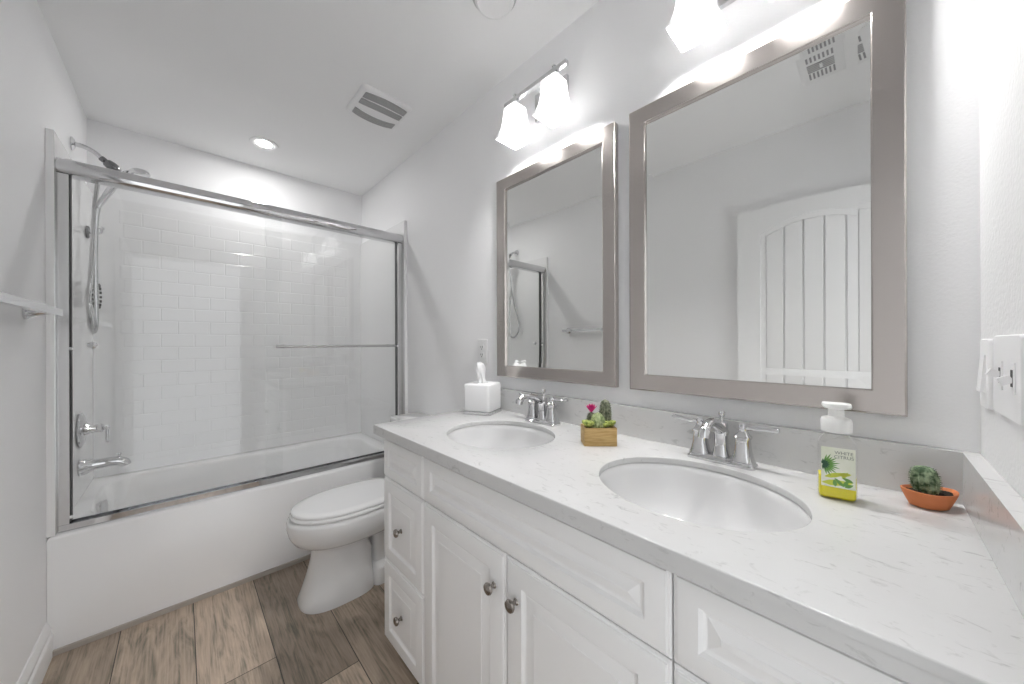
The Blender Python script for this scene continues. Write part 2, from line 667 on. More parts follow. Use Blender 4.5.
# ------------------------------------------------------------------ bathtub
tub = thing('bathtub', (0.37, 2.65, 0), 'white alcove bathtub with a flat apron under the glass doors', 'bathtub')
bm = NB()
RIM = 0.4637
cx, cy = (XL + XR) / 2, (APRON + YB) / 2
hx, hy = (XR - XL) / 2 - 0.001, (YB - APRON) / 2 - 0.001
bx, by = 0.359, 2.655
rings = [rrect(cx, cy, hx, hy, 0.002, 0.001), rrect(cx, cy, hx, hy, 0.002, RIM - 0.014),
         rrect(cx, cy, hx - 0.004, hy - 0.004, 0.004, RIM - 0.004), rrect(cx, cy, hx - 0.014, hy - 0.014, 0.006, RIM),
         rrect(bx, by, 0.673, 0.312, 0.15, RIM), rrect(bx, by, 0.666, 0.304, 0.145, RIM - 0.004),
         rrect(bx, by, 0.658, 0.296, 0.14, RIM - 0.018), rrect(bx + 0.0, by, 0.642, 0.283, 0.14, RIM - 0.10),
         rrect(bx - 0.005, by, 0.615, 0.268, 0.14, RIM - 0.25), rrect(bx - 0.01, by, 0.59, 0.25, 0.14, RIM - 0.33),
         rrect(bx - 0.015, by, 0.55, 0.22, 0.13, RIM - 0.37), rrect(bx - 0.02, by, 0.45, 0.14, 0.10, RIM - 0.38)]
loft(bm, rings, True, True)
obj('tub_shell', bm, M['acrylic'], tub, 50)
bm = NB()
lathe(bm, [(0.0, 0), (0.034, 0), (0.036, 0.006), (0.036, 0.014), (0.031, 0.018), (0.020, 0.0185), (0.0, 0.0185)], (-0.2925, 2.61, 0.418), (1, -0.28, 0.08), 28, square=5)
ov = obj('overflow_plate', bm, M['chrome'], tub)
ov['label'] = 'chrome square overflow plate'
bm = NB()
lathe(bm, [(0.0, 0), (0.034, 0), (0.032, 0.004), (0.0, 0.005)], (-0.10, 2.655, RIM - 0.379), (0, 0, 1), 24)
obj('drain', bm, M['chrome'], tub)

# tile-look tub surround
sur = thing('tub_surround', (0.37, 2.65, RIM), 'glossy white subway-tile wall surround above the bathtub', 'tub surround')
ST = 0.022
ZS = 2.068


def bricks(bm, u0, u1, z0, z1, place, pu=0.1535, pz=0.0805, zref=1.686, uref=0.058):
    """Raised bevelled bricks in the (u, z) rectangle; place(u, z, h) gives the point."""
    g, bv, h = 0.0010, 0.0030, 0.0014
    k0 = math.floor((z0 - zref) / pz)
    k = k0
    while zref + k * pz < z1 - 0.01:
        a, b = zref + k * pz, zref + (k + 1) * pz
        k += 1
        if a < z0 - 0.001:
            a = z0
        if b > z1 + 0.001:
            b = z1
        off = 0 if (k - 1) % 2 == 0 else pu / 2
        i = math.floor((u0 - uref - off) / pu)
        while True:
            c, d = uref + off + i * pu, uref + off + (i + 1) * pu
            i += 1
            if c >= u1 - 0.004:
                break
            c, d = max(c, u0), min(d, u1)
            if d - c < 0.02:
                continue
            rs = []
            for ins, hh in ((g, 0.0), (g + bv, h)):
                rs.append([place(c + ins, a + ins, hh), place(d - ins, a + ins, hh), place(d - ins, b - ins, hh), place(c + ins, b - ins, hh)])
            loft(bm, rs, False, True)


bm = NB()
box(bm, XL + ST + 0.0005, XR - ST - 0.0005, YB - ST, YB - 0.0005, RIM + 0.001, ZS)
bricks(bm, XL + ST + 0.10, XR - ST - 0.10, RIM + 0.06, 2.008, lambda u, z, h: (u, YB - ST - h - 0.0001, z))
bevel(bm, 0.0005, 1, 80) if False else None
obj('back_panel', bm, M['acrylic'], sur, 20)
for nm, x0, x1, s in (('left', XL + 0.0005, XL + ST, 1), ('right', XR - ST, XR - 0.0005, -1)):
    bm = NB()
    box(bm, x0, x1, APRON + 0.004, YB - 0.0005, RIM + 0.001, ZS)
    bevel(bm, 0.006, 3)
    obj('side_panel', bm, M['acrylic'], sur, 20)

# ------------------------------------------------------------------ sliding shower door
sd = thing('sliding_shower_door', (0.37, 2.285, RIM), 'chrome framed sliding glass shower door standing on the tub edge', 'shower door')
SX0, SX1 = XL + ST + 0.001, XR - ST - 0.001
bm = NB()
prof = []
for k in range(13):            # rounded front of the header
    a = math.radians(-80 + 160 * k / 12)
    prof.append((2.268 - 0.020 * math.cos(a), 1.9435 + 0.0305 * math.sin(a)))
prof = [(2.315, 1.912)] + [(2.278, 1.912)] + prof + [(2.278, 1.975), (2.315, 1.975)]
rings = [[(x, y, z) for y, z in prof] for x in (SX0, SX1)]
loft(bm, rings)
obj('header_rail', bm, M['chrome'], sd, 40)
bm = NB()
box(bm, SX0, SX1, 2.262, 2.315, RIM + 0.0005, RIM + 0.008)
box(bm, SX0, SX1, 2.262, 2.266, RIM + 0.008, RIM + 0.027)
box(bm, SX0, SX1, 2.284, 2.288, RIM + 0.008, RIM + 0.022)
box(bm, SX0, SX1, 2.311, 2.315, RIM + 0.008, RIM + 0.027)
obj('bottom_track', bm, M['chrome'], sd)
for s in (0, 1):
    bm = NB()
    x0, x1 = (SX0, SX0 + 0.030) if s == 0 else (SX1 - 0.030, SX1)
    box(bm, x0, x1, 2.262, 2.315, RIM + 0.028, 1.9115)
    bevel(bm, 0.003, 2)
    jb = obj('side_jamb', bm, M['satin'], sd)
    for zb in (1.203, 0.515):
        bm = NB()
        xx = x1 if s == 0 else x0
        d = 1 if s == 0 else -1
        lathe(bm, [(0, 0), (0.006, 0), (0.006, 0.006), (0.003, 0.009), (0, 0.009)], (xx, 2.272, zb), (d, 0, 0), 12)
        obj('bumper', bm, M['plastic'], jb)
    # dark gasket along the inner side of the jamb
    bm = NB()
    xx = x1 if s == 0 else x0 - 0.005
    box(bm, xx + (0.0001 if s == 0 else 0.0029), xx + (0.0021 if s == 0 else 0.0049), 2.282, 2.312, RIM + 0.03, 1.911)
    obj('gasket', bm, M['dark'], jb)
gpo = obj('glass_panel', box(NB(), 0.324, SX1 - 0.036, 2.2675, 2.2735, RIM + 0.010, 1.925), M['glass'], sd)
bm = NB()
hz, hy_ = 1.2055, 2.228
tube(bm, [(0.374, hy_, hz), (1.030, hy_, hz)], 0.0075, 16)
for x in (0.405, 1.00):
    tube(bm, [(x, hy_, hz), (x, 2.266, hz)], 0.006, 12)
    lathe(bm, [(0, 0), (0.011, 0), (0.011, 0.004), (0, 0.004)], (x, 2.263, hz), (0, 1, 0), 16)
for x, d in ((0.374, -1), (1.030, 1)):
    lathe(bm, [(0.0075, 0), (0.0095, 0.002), (0.0095, 0.006), (0.0, 0.008)], (x, hy_, hz), (d, 0, 0), 16)
tb = obj('door_towel_bar', bm, M['hose'], gpo)
tb['label'] = 'chrome towel bar across the front glass panel'
gpi = obj('glass_panel', box(NB(), SX0 + 0.036, 0.407, 2.2945, 2.3005, RIM + 0.010, 1.925), M['glass'], sd)
bm = NB()
lathe(bm, [(0, 0), (0.006, 0), (0.006, 0.010), (0.015, 0.013), (0.015, 0.021), (0.010, 0.025), (0, 0.026)], (-0.279, 2.3008, 1.218), (0, 1, 0), 18)
obj('finger_pull', bm, M['chrome'], gpi)

# ------------------------------------------------------------------ shower fittings on the left end
SY = 2.68
XP = XL + ST + 0.0025
sh = thing('handheld_shower', (XL, SY, 2.19), 'chrome hand shower on a curved arm with a looping metal hose', 'shower')
bm = NB()
lathe(bm, [(0, 0), (0.031, 0), (0.031, 0.004), (0.022, 0.010), (0.013, 0.014), (0, 0.014)], (XL + 0.0008, SY, 2.194), (1, 0, 0), 24)
obj('wall_flange', bm, M['chrome'], sh)
bm = NB()
tube(bm, smooth_path([(XL + 0.004, SY, 2.194), (-0.345, SY, 2.191), (-0.312, SY, 2.175), (-0.286, SY, 2.150)]), 0.0105, 14)
obj('shower_arm', bm, M['chrome'], sh)
M['swivel'] = mat('chrome_painted_shading', (0.22, 0.22, 0.225), 0.18, 1.0)  # chrome's dark shading put into the base colour
bm = NB()
d = Vector((0.05, 0, -0.042)).normalized()
lathe(bm, [(0, -0.004), (0.013, -0.004), (0.014, 0.010), (0.012, 0.014), (0.020, 0.022), (0.024, 0.045), (0.022, 0.060), (0.013, 0.074), (0, 0.076)], (-0.290, SY, 2.154), d, 20)
sw = obj('swivel_holder', bm, M['swivel'], sh)
sw['label'] = 'chrome swivel holder with painted-in shading at the end of the arm'
bm = NB()
hp = [(-0.302, SY, 1.905), (-0.292, SY, 1.935), (-0.262, SY, 2.005), (-0.232, SY, 2.070), (-0.205, SY, 2.108), (-0.178, SY, 2.122)]
tube(bm, smooth_path(hp), [0.0085 + 0.0065 * min(1, i / 12) for i in range(31)], 14)
ax = Vector((0.30, 0, -1)).normalized()
lathe(bm, [(0, -0.022), (0.020, -0.020), (0.040, -0.008), (0.047, 0.004), (0.047, 0.012), (0.042, 0.016), (0.0, 0.016)], (-0.168, SY, 2.122), ax, 28)
obj('hand_shower', bm, M['chrome'], sh)
bm = NB()
hose = [(-0.2925, SY + 0.03, 2.085), (-0.310, SY + 0.045, 2.03), (-0.316, SY + 0.02, 1.88), (-0.320, SY - 0.005, 1.70), (-0.321, SY - 0.06, 1.53),
        (-0.3215, SY - 0.098, 1.42), (-0.321, SY - 0.085, 1.34), (-0.320, SY - 0.03, 1.285), (-0.317, SY + 0.03, 1.295), (-0.315, SY + 0.05, 1.36),
        (-0.316, SY + 0.045, 1.50), (-0.315, SY + 0.03, 1.68), (-0.310, SY + 0.01, 1.83), (-0.302, SY, 1.905)]
sp = smooth_path(hose, 14)
tube(bm, sp, [0.0080 + (0.0008 if i % 2 else 0) for i in range(len(sp))], 10)
obj('hose', bm, M['hose'], sh)

vl = thing('tub_valve', (XP, SY, 0.802), 'chrome round valve plate with a lever handle above the tub spout', 'tub valve')
bm = NB()
lathe(bm, [(0, 0), (0.082, 0), (0.084, 0.004), (0.080, 0.008), (0.072, 0.009), (0.066, 0.013), (0.03, 0.016), (0, 0.016)], (XP, SY, 0.802), (1, 0, 0), 40)
obj('escutcheon', bm, M['chrome'], vl)
bm = NB()
lathe(bm, [(0, 0), (0.030, 0), (0.026, 0.012), (0.020, 0.028), (0.018, 0.044), (0.021, 0.050), (0.021, 0.056), (0.012, 0.060), (0.009, 0.066), (0.011, 0.074), (0.008, 0.079), (0, 0.080)], (XP + 0.0165, SY, 0.802), (1, 0, 0), 24)
hd = obj('handle', bm, M['chrome'], vl)
bm = NB()
tube(bm, [(XP + 0.088, SY, 0.800), (XP + 0.088, SY, 0.775), (XP + 0.089, SY, 0.745), (XP + 0.0895, SY, 0.728)], [0.0055, 0.0065, 0.0085, 0.0075], 14)
obj('lever', bm, M['chrome'], hd)

spt = thing('tub_spout', (XP, SY, 0.62), 'chrome tub spout with a diverter knob at its tip', 'tub spout')
bm = NB()
path = [(XP, SY, 0.619), (XP + 0.008, SY, 0.619), (XP + 0.022, SY, 0.622), (XP + 0.05, SY, 0.624), (XP + 0.09, SY, 0.626), (XP + 0.125, SY, 0.624), (XP + 0.146, SY, 0.612), (XP + 0.152, SY, 0.598)]
tube(bm, path, [0.042, 0.040, 0.031, 0.0255, 0.0235, 0.0235, 0.0225, 0.020], 20)
obj('spout_body', bm, M['chrome'], spt)
bm = NB()
lathe(bm, [(0, 0), (0.004, 0), (0.004, 0.010), (0.008, 0.013), (0.008, 0.019), (0, 0.021)], (XP + 0.128, SY, 0.644), (0, 0, 1), 14)
obj('diverter_knob', bm, M['chrome'], spt)

hk = thing('wall_hook', (XP, 2.86, 1.81), 'small chrome hook fixed to the shower wall behind the hose', 'hook')
bm = NB()
lathe(bm, [(0, 0), (0.034, 0), (0.034, 0.004), (0.028, 0.010), (0.0, 0.012)], (XP, 2.86, 1.812), (1, 0, 0), 24)
obj('hook_plate', bm, M['swivel'], hk)
bm = NB()
tube(bm, smooth_path([(XP + 0.011, 2.86, 1.812), (XP + 0.030, 2.86, 1.808), (XP + 0.048, 2.86, 1.818), (XP + 0.052, 2.86, 1.838)]), 0.0065, 12)
ball(bm, (XP + 0.052, 2.86, 1.842), 0.010)
obj('hook_arm', bm, M['chrome'], hk)

sc_ = thing('shower_scrubber', (XP, 2.90, 1.485), 'round black-ridged scrubber stuck on the shower wall behind the hose loop', 'scrubber')
bm = NB()
lathe(bm, [(0, 0), (0.030, 0), (0.030, 0.010), (0.050, 0.014), (0.062, 0.024), (0.060, 0.032), (0.0, 0.034)], (XP, 2.90, 1.482), (1, 0, 0), 30)
obj('scrubber_body', bm, M['plastic'], sc_)
bm = NB()
for k in range(16):
    a = 2 * PI * k / 16
    c = Vector((XP + 0.030, 2.90 + 0.061 * math.cos(a), 1.482 + 0.061 * math.sin(a)))
    mtx = Matrix.Translation(c) @ Matrix.Rotation(a, 4, 'X')
    box(bm, -0.010, 0.010, -0.004, 0.006, -0.006, 0.006, mtx)
obj('ridge_ring', bm, M['dark'], sc_)

# ------------------------------------------------------------------ towel bar on the left wall
tw = thing('towel_bar', (XL, 1.73, 1.32), 'chrome towel bar mounted on the left wall before the tub', 'towel bar')
bm = NB()
box(bm, -0.324, -0.308, 1.405, 2.004, 1.322, 1.345)
bevel(bm, 0.003, 2)
obj('bar', bm, M['chrome'], tw)
for y in (1.986, 1.425):
    bm = NB()
    lathe(bm, [(0, 0), (0.028, 0), (0.028, 0.006), (0.022, 0.011), (0.014, 0.028), (0.0095, 0.044), (0.010, 0.062), (0, 0.063)], (XL + 0.0008, y, 1.3335), (1, 0, 0), 24)
    obj('post', bm, M['chrome'], tw)

# ------------------------------------------------------------------ toilet
TY = 1.85
to = thing('toilet', (0.75, TY, 0), 'white one-sided view elongated toilet with closed lid between tub and vanity', 'toilet')
to['label'] = 'white elongated toilet with its lid closed, between tub and vanity'


def egg(xf, xb, hw, z, n=48, yc=TY, p=2.05, back=3.2):
    """Closed outline: rounded front at xf (towards -x), squarer back at xb."""
    xc = xf + min(hw * 1.45, (xb - xf) * 0.62)
    pts = []
    for k in range(n):
        a = 2 * PI * k / n
        c, s = math.cos(a), math.sin(a)
        e = back if c > 0 else p
        cc = math.copysign(abs(c) ** (2 / e), c)
        ss = math.copysign(abs(s) ** (2 / e), s)
        pts.append((xc + cc * ((xb - xc) if c > 0 else (xc - xf)), yc + ss * hw, z))
    return pts


bm = NB()
secs = [(0.388, 0.72, 0.130, 0.0, 48, TY, 2.7), (0.388, 0.72, 0.130, 0.016, 48, TY, 2.7), (0.402, 0.715, 0.123, 0.05, 48, TY, 2.6), (0.424, 0.71, 0.112, 0.12, 48, TY, 2.5), (0.440, 0.71, 0.106, 0.19, 48, TY, 2.3),
        (0.446, 0.69, 0.104, 0.240), (0.443, 0.71, 0.106, 0.258), (0.425, 0.77, 0.122, 0.268), (0.395, 0.84, 0.146, 0.279), (0.368, 0.86, 0.165, 0.298),
        (0.350, 0.88, 0.179, 0.330), (0.342, 0.88, 0.185, 0.365), (0.342, 0.88, 0.185, 0.392), (0.346, 0.88, 0.182, 0.403), (0.356, 0.87, 0.174, 0.408)]
loft(bm, [egg(*s) for s in secs])
obj('bowl', bm, M['porcelain'], to, 60)
bm = NB()
loft(bm, [rrect(0.90, TY, 0.20, 0.118, 0.03, 0.0), rrect(0.90, TY, 0.20, 0.118, 0.03, 0.075), rrect(0.90, TY, 0.195, 0.112, 0.03, 0.085),
          rrect(0.90, TY, 0.19, 0.075, 0.03, 0.10), rrect(0.90, TY, 0.19, 0.07, 0.03, 0.26), rrect(0.93, TY, 0.18, 0.11, 0.03, 0.36), rrect(0.93, TY, 0.18, 0.17, 0.03, 0.402)])
obj('trapway_base', bm, M['porcelain'], to, 50)
bm = NB()
loft(bm, [egg(0.366, 0.865, 0.166, 0.4095), egg(0.366, 0.865, 0.166, 0.4125), egg(0.356, 0.868, 0.176, 0.4130), egg(0.354, 0.868, 0.178, 0.416), egg(0.354, 0.868, 0.178, 0.425), egg(0.360, 0.864, 0.172, 0.4285)])
obj('seat', bm, M['seat_plastic'], to, 60)
bm = NB()
loft(bm, [egg(0.366, 0.862, 0.166, 0.4285), egg(0.366, 0.862, 0.166, 0.4310), egg(0.360, 0.866, 0.172, 0.4315), egg(0.358, 0.866, 0.174, 0.434), egg(0.359, 0.866, 0.173, 0.442), egg(0.366, 0.860, 0.166, 0.4470),
          egg(0.40, 0.83, 0.135, 0.4495), egg(0.48, 0.76, 0.07, 0.4505)])
obj('lid', bm, M['seat_plastic'], to, 60)
for s in (-1, 1):
    bm = NB()
    tube(bm, [(0.875, TY + s * 0.075 - 0.02, 0.432), (0.875, TY + s * 0.075 + 0.02, 0.432)], 0.012, 14)
    box(bm, 0.865, 0.885, TY + s * 0.075 - 0.016, TY + s * 0.075 + 0.016, 0.4025, 0.43)
    obj('hinge', bm, M['seat_plastic'], to)
bm = NB()
loft(bm, [rrect(1.025, TY, 0.085, 0.185, 0.03, 0.404), rrect(1.022, TY, 0.092, 0.20, 0.03, 0.55), rrect(1.020, TY, 0.097, 0.205, 0.03, 0.735)])
tk = obj('tank', bm, M['porcelain'], to, 50)
bm = NB()
loft(bm, [rrect(1.020, TY, 0.100, 0.208, 0.03, 0.7365), rrect(1.020, TY, 0.106, 0.214, 0.032, 0.742), rrect(1.020, TY, 0.106, 0.214, 0.032, 0.766), rrect(1.020, TY, 0.100, 0.208, 0.028, 0.774)])
obj('tank_lid', bm, M['porcelain'], tk, 50)
bm = NB()
lathe(bm, [(0, 0), (0.012, 0), (0.012, 0.008), (0, 0.009)], (0.922, TY + 0.15, 0.68), (-1, 0, 0), 16)
tube(bm, [(0.914, TY + 0.15, 0.68), (0.908, TY + 0.12, 0.678), (0.906, TY + 0.08, 0.672)], [0.005, 0.006, 0.007], 10)
obj('flush_lever', bm, M['chrome'], tk)

# ------------------------------------------------------------------ vanity cabinet
PX = 0.584                    # front of the panels
FX = 0.603                    # face frame
VY0, VY1 = -0.138, 1.352
van = thing('vanity_cabinet', (0.85, 0.61, 0), 'white double vanity cabinet with raised-panel doors and drawers', 'vanity cabinet')
bm = NB()
box(bm, FX, XR - 0.001, VY0, VY1, 0.10, 0.860)
box(bm, FX + 0.06, XR - 0.001, VY0, VY1 - 0.002, 0.0, 0.10)
# the carcass is open above so that the basins hang free
for f in [f for f in bm.faces if f.normal.z > 0.9 or f.calc_center_median().z > 0.86]:
    bm.faces.remove(f)
# recessed panel on the end
obj('carcass', bm, M['cabinet'], van, smooth=False)


def panel(y0, y1, z0, z1, fr=0.052, x=PX, t=0.0185):
    """Raised-panel front facing -x."""
    bm = NB()

    def ring(i, d):
        return [(x + d, y0 + i, z0 + i), (x + d, y1 - i, z0 + i), (x + d, y1 - i, z1 - i), (x + d, y0 + i, z1 - i)]
    w = min(y1 - y0, z1 - z0)
    rs = 0.026 if w > 0.2 else 0.018
    prof = [(0, t), (0, 0.0075), (0.003, 0.0045), (0.006, 0.0038), (0.0075, 0.0008), (0.010, 0),
            (fr, 0), (fr + 0.002, 0.0022), (fr + 0.005, 0.0060), (fr + 0.009, 0.0078), (fr + 0.012, 0.0080),
            (fr + 0.013, 0.0072), (fr + 0.012 + rs, 0.0018), (fr + 0.0135 + rs, 0.0006)]
    loft(bm, [ring(i, d) for i, d in prof], True, True)
    return bm


M_ = M['cabinet']


def knob_bm(y, z):
    bm = NB()
    lathe(bm, [(0, 0), (0.0085, 0), (0.0075, 0.002), (0.0055, 0.004), (0.0050, 0.011), (0.0075, 0.014), (0.0135, 0.017), (0.0150, 0.021), (0.0135, 0.025), (0.008, 0.0275), (0, 0.0285)],
          (PX - 0.0002, y, z), (-1, 0, 0), 24)
    return bm


G = 0.0016
ZA, ZB_, ZM, ZT = 0.047, 0.365, 0.6895, 0.845
for (y0, y1) in ((1.0515, 1.3690), (-0.082, 0.2350)):
    obj('drawer', panel(y0 + G, y1 - G, ZM + G, ZT, 0.040), M_, van, 20)
    for za, zb in ((ZB_, ZM), (ZA, ZB_)):
        dw = obj('drawer', panel(y0 + G, y1 - G, za + G, zb - G, 0.050), M_, van, 20)
        kb = obj('knob', knob_bm((y0 + y1) / 2, (za + zb) / 2), M['pewter'], dw)
        kb['label'] = 'pewter mushroom knob'
obj('false_front', panel(0.2350 + G, 1.0515 - G, ZM + G, ZT, 0.044), M_, van, 20)
for y0, y1, ky in ((0.6430, 1.0515, 0.684), (0.2350, 0.6430, 0.603)):
    dr_ = obj('cabinet_door', panel(y0 + G, y1 - G, ZA + G, ZM - G, 0.056), M_, van, 20)
    kb = obj('knob', knob_bm(ky, 0.594), M['pewter'], dr_)
    kb['label'] = 'pewter mushroom knob'
bm = NB()
box(bm, PX + 0.004, FX - 0.0005, -0.1385, -0.0845, 0.10, 0.845)
obj('filler_strip', bm, M_, van, smooth=False)

# ------------------------------------------------------------------ sinks, countertop
SINKS = [(0.823, 0.929), (0.825, 0.288)]
AX, AY = 0.178, 0.206
cnt = thing('countertop', (0.83, 0.61, 0.865), 'white quartz countertop with fine grey veins on the double vanity', 'countertop')
CX0, CX1, CY0, CY1, CZ0 = 0.546, XR - 0.0008, YF + 0.0008, 1.369, 0.8855
CZE = 0.8655          # lower edge of the built-up front edge


def counter():
    bm = NB()
    N = 64
    ysplit = (SINKS[0][1] + SINKS[1][1]) / 2
    for (sx, sy), (ya, yb) in zip(SINKS, ((ysplit, CY1), (CY0, ysplit))):
        for z, up in ((CT, True), (CZ0, False)):
            inner, outer = [], []
            for k in range(N):
                a = 2 * PI * k / N
                c, s = math.cos(a), math.sin(a)
                inner.append(bm.verts.new((sx + AX * c, sy + AY * s, z)))
                # outer ring: ray to the rectangle
                t = min(((CX1 - sx) if c > 0 else (CX0 - sx)) / c if abs(c) > 1e-9 else 1e9,
                        ((yb - sy) if s > 0 else (ya - sy)) / s if abs(s) > 1e-9 else 1e9)
                outer.append([sx + t * c, sy + t * s, z])
            # snap nearest to corners
            for (X, Y) in ((CX0, ya), (CX1, ya), (CX1, yb), (CX0, yb)):
                i = min(range(N), key=lambda q: (outer[q][0] - X) ** 2 + (outer[q][1] - Y) ** 2)
                outer[i][0], outer[i][1] = X, Y
            ov_ = [bm.verts.new(p) for p in outer]
            for k in range(N):
                j = (k + 1) % N
                f = (inner[k], inner[j], ov_[j], ov_[k])
                bm.faces.new(f if not up else f[::-1])
            if up:
                top_in, top_out = inner, ov_
            else:
                for k in range(N):
                    j = (k + 1) % N
                    bm.faces.new((top_in[k], top_in[j], inner[j], inner[k]))
                    p, q = top_out[k].co, top_out[j].co
                    if abs((p.y + q.y) / 2 - ysplit) > 1e-4:
                        bm.faces.new((top_out[j], top_out[k], ov_[k], ov_[j]))
    bmesh.ops.remove_doubles(bm, verts=bm.verts[:], dist=1e-5)
    bmesh.ops.recalc_face_normals(bm, faces=bm.faces[:])
    ed = [e for e in bm.edges if len(e.link_faces) == 2 and e.calc_face_angle(0) > 1.0
          and min(e.verts[0].co.z, e.verts[1].co.z) > CT - 1e-4]
    bmesh.ops.bevel(bm, geom=ed, offset=0.0028, segments=3, profile=0.5, affect='EDGES', clamp_overlap=True)
    # built-up front and end edge under the slab
    box(bm, CX0, CX0 + 0.034, CY0, CY1, CZE, CZ0 + 0.0003)
    box(bm, CX0 + 0.034, CX1, CY1 - 0.0155, CY1, CZE, CZ0 + 0.0003)
    return bm


obj('slab', counter(), M['quartz'], cnt, 40)
SPX = 1.107
bm = NB()
box(bm, SPX, XR - 0.0008, YF + 0.0008, CY1, CT + 0.0002, 1.0025)
bevel(bm, 0.002, 2)
obj('backsplash', bm, M['quartz'], cnt)
bm = NB()
box(bm, 0.548, SPX - 0.0004, YF + 0.0008, YF + 0.0238, CT + 0.0002, 1.0025)
bevel(bm, 0.002, 2)
obj('side_splash', bm, M['quartz'], cnt)

sk = None
for i, (sx, sy) in enumerate(SINKS):
    lab = ('white oval undermount basin at the tub end of the counter', 'white oval undermount basin under the larger mirror')[i]
    if sk is None:
        sk = sk0 = thing('sink', (sx, sy, 0.72), lab, 'sink', 'undermount basins in the vanity top')
        bm = NB()
        zt = CZ0 - 0.0008

        def ell(fx, z):
            return [(sx + (AX + fx) * math.cos(2 * PI * k / 64), sy + (AY + fx) * math.sin(2 * PI * k / 64), z) for k in range(64)]
        prof = [(0.022, zt - 0.012), (0.022, zt), (0.004, zt), (-0.001, zt - 0.004), (-0.006, zt - 0.02), (-0.014, zt - 0.05), (-0.030, zt - 0.085), (-0.058, zt - 0.115),
                (-0.095, zt - 0.132), (-0.135, zt - 0.139), (-0.155, zt - 0.141)]
        loft(bm, [ell(a, b) for a, b in prof], False, True)
        back = [(0.022, zt - 0.012), (0.008, zt - 0.014), (0.0, zt - 0.055), (-0.015, zt - 0.095), (-0.05, zt - 0.128), (-0.10, zt - 0.147), (-0.155, zt - 0.152)]
        loft(bm, [ell(a, b) for a, b in back], False, True)
        bmesh.ops.remove_doubles(bm, verts=bm.verts[:], dist=1e-5)
        obj('basin', bm, M['basin'], sk, 70)
        bm = NB()
        lathe(bm, [(0, 0), (0.021, 0), (0.021, 0.002), (0.017, 0.0035), (0.014, 0.002), (0.012, 0.006), (0, 0.007)], (sx + 0.01, sy, zt - 0.1409), (0, 0, 1), 24)
        obj('drain', bm, M['chrome'], sk)
    else:
        copy_thing(sk0, (sx - SINKS[0][0], sy - SINKS[0][1], 0), lab)

# ------------------------------------------------------------------ faucets
FXC = 1.047
FY = (0.9255, 0.2885)


def faucet(y, label):
    f = thing('faucet', (FXC, y, CT), label, 'faucet', 'two-handle centerset faucets on the counter')
    z = CT + 0.0004
    bm = NB()
    loft(bm, [rrect(FXC, y, 0.026, 0.080, 0.012, z), rrect(FXC, y, 0.026, 0.080, 0.012, z + 0.006), rrect(FXC, y, 0.023, 0.077, 0.011, z + 0.009),
              rrect(FXC, y, 0.022, 0.075, 0.010, z + 0.014), rrect(FXC, y, 0.019, 0.072, 0.009, z + 0.017)])
    obj('base_plate', bm, M['chrome'], f)
    # centre body: bell column with spout and lift rod
    bm = NB()
    lathe(bm, [(0, 0), (0.021, 0), (0.0185, 0.012), (0.016, 0.03), (0.0155, 0.055), (0.018, 0.060), (0.018, 0.064), (0.015, 0.070), (0.0155, 0.082), (0.013, 0.090), (0, 0.092)],
          (FXC + 0.004, y, z + 0.016), (0, 0, 1), 24, square=3)
    path = smooth_path([(FXC + 0.004, y, z + 0.082), (FXC - 0.018, y, z + 0.094), (FXC - 0.050, y, z + 0.108), (FXC - 0.082, y, z + 0.117), (FXC - 0.110, y, z + 0.115), (FXC - 0.127, y, z + 0.102), (FXC - 0.132, y, z + 0.088)], 5)
    n = len(path)
    tube(bm, path, [0.015 - 0.0035 * min(1, i / (n * 0.6)) + (0.0025 if i > n - 8 else 0) for i in range(n)], 16)
    obj('spout', bm, M['chrome'], f)
    bm = NB()
    lathe(bm, [(0, 0), (0.004, 0), (0.0035, 0.012), (0.006, 0.015), (0.0085, 0.021), (0.0085, 0.026), (0.005, 0.030), (0, 0.031)], (FXC + 0.010, y, z + 0.104), (0, 0, 1), 18)
    obj('lift_rod', bm, M['chrome'], f)
    for s in (-1, 1):
        yy = y + s * 0.0508
        bm = NB()
        lathe(bm, [(0, 0), (0.0255, 0), (0.022, 0.010), (0.0185, 0.028), (0.0165, 0.050), (0.0165, 0.056), (0.0195, 0.058), (0.0195, 0.062), (0.014, 0.068), (0.009, 0.076), (0, 0.077)],
              (FXC, yy, z + 0.0155), (0, 0, 1), 24, square=3.4)
        hb = obj('handle_body', bm, M['chrome'], f)
        bm = NB()
        lathe(bm, [(0, 0), (0.0095, 0), (0.0105, 0.004), (0.0105, 0.014), (0.0085, 0.019), (0, 0.020)], (FXC, yy, z + 0.090), (0, 0, 1), 18)
        tube(bm, [(FXC, yy + s * 0.006, z + 0.099), (FXC, yy + s * 0.022, z + 0.100), (FXC - 0.001, yy + s * 0.060, z + 0.103), (FXC - 0.001, yy + s * 0.070, z + 0.1035), (FXC - 0.001, yy + s * 0.076, z + 0.104)],
             [0.0062, 0.0050, 0.0050, 0.0068, 0.0060], 12)
        obj('lever', bm, M['chrome'], hb)
    return f


fa = faucet(FY[0], 'chrome two-handle faucet behind the tub-end basin, nearest the tissue box')
copy_thing(fa, (0, FY[1] - FY[0], 0), 'chrome two-handle faucet below the larger mirror, beside the soap bottle')

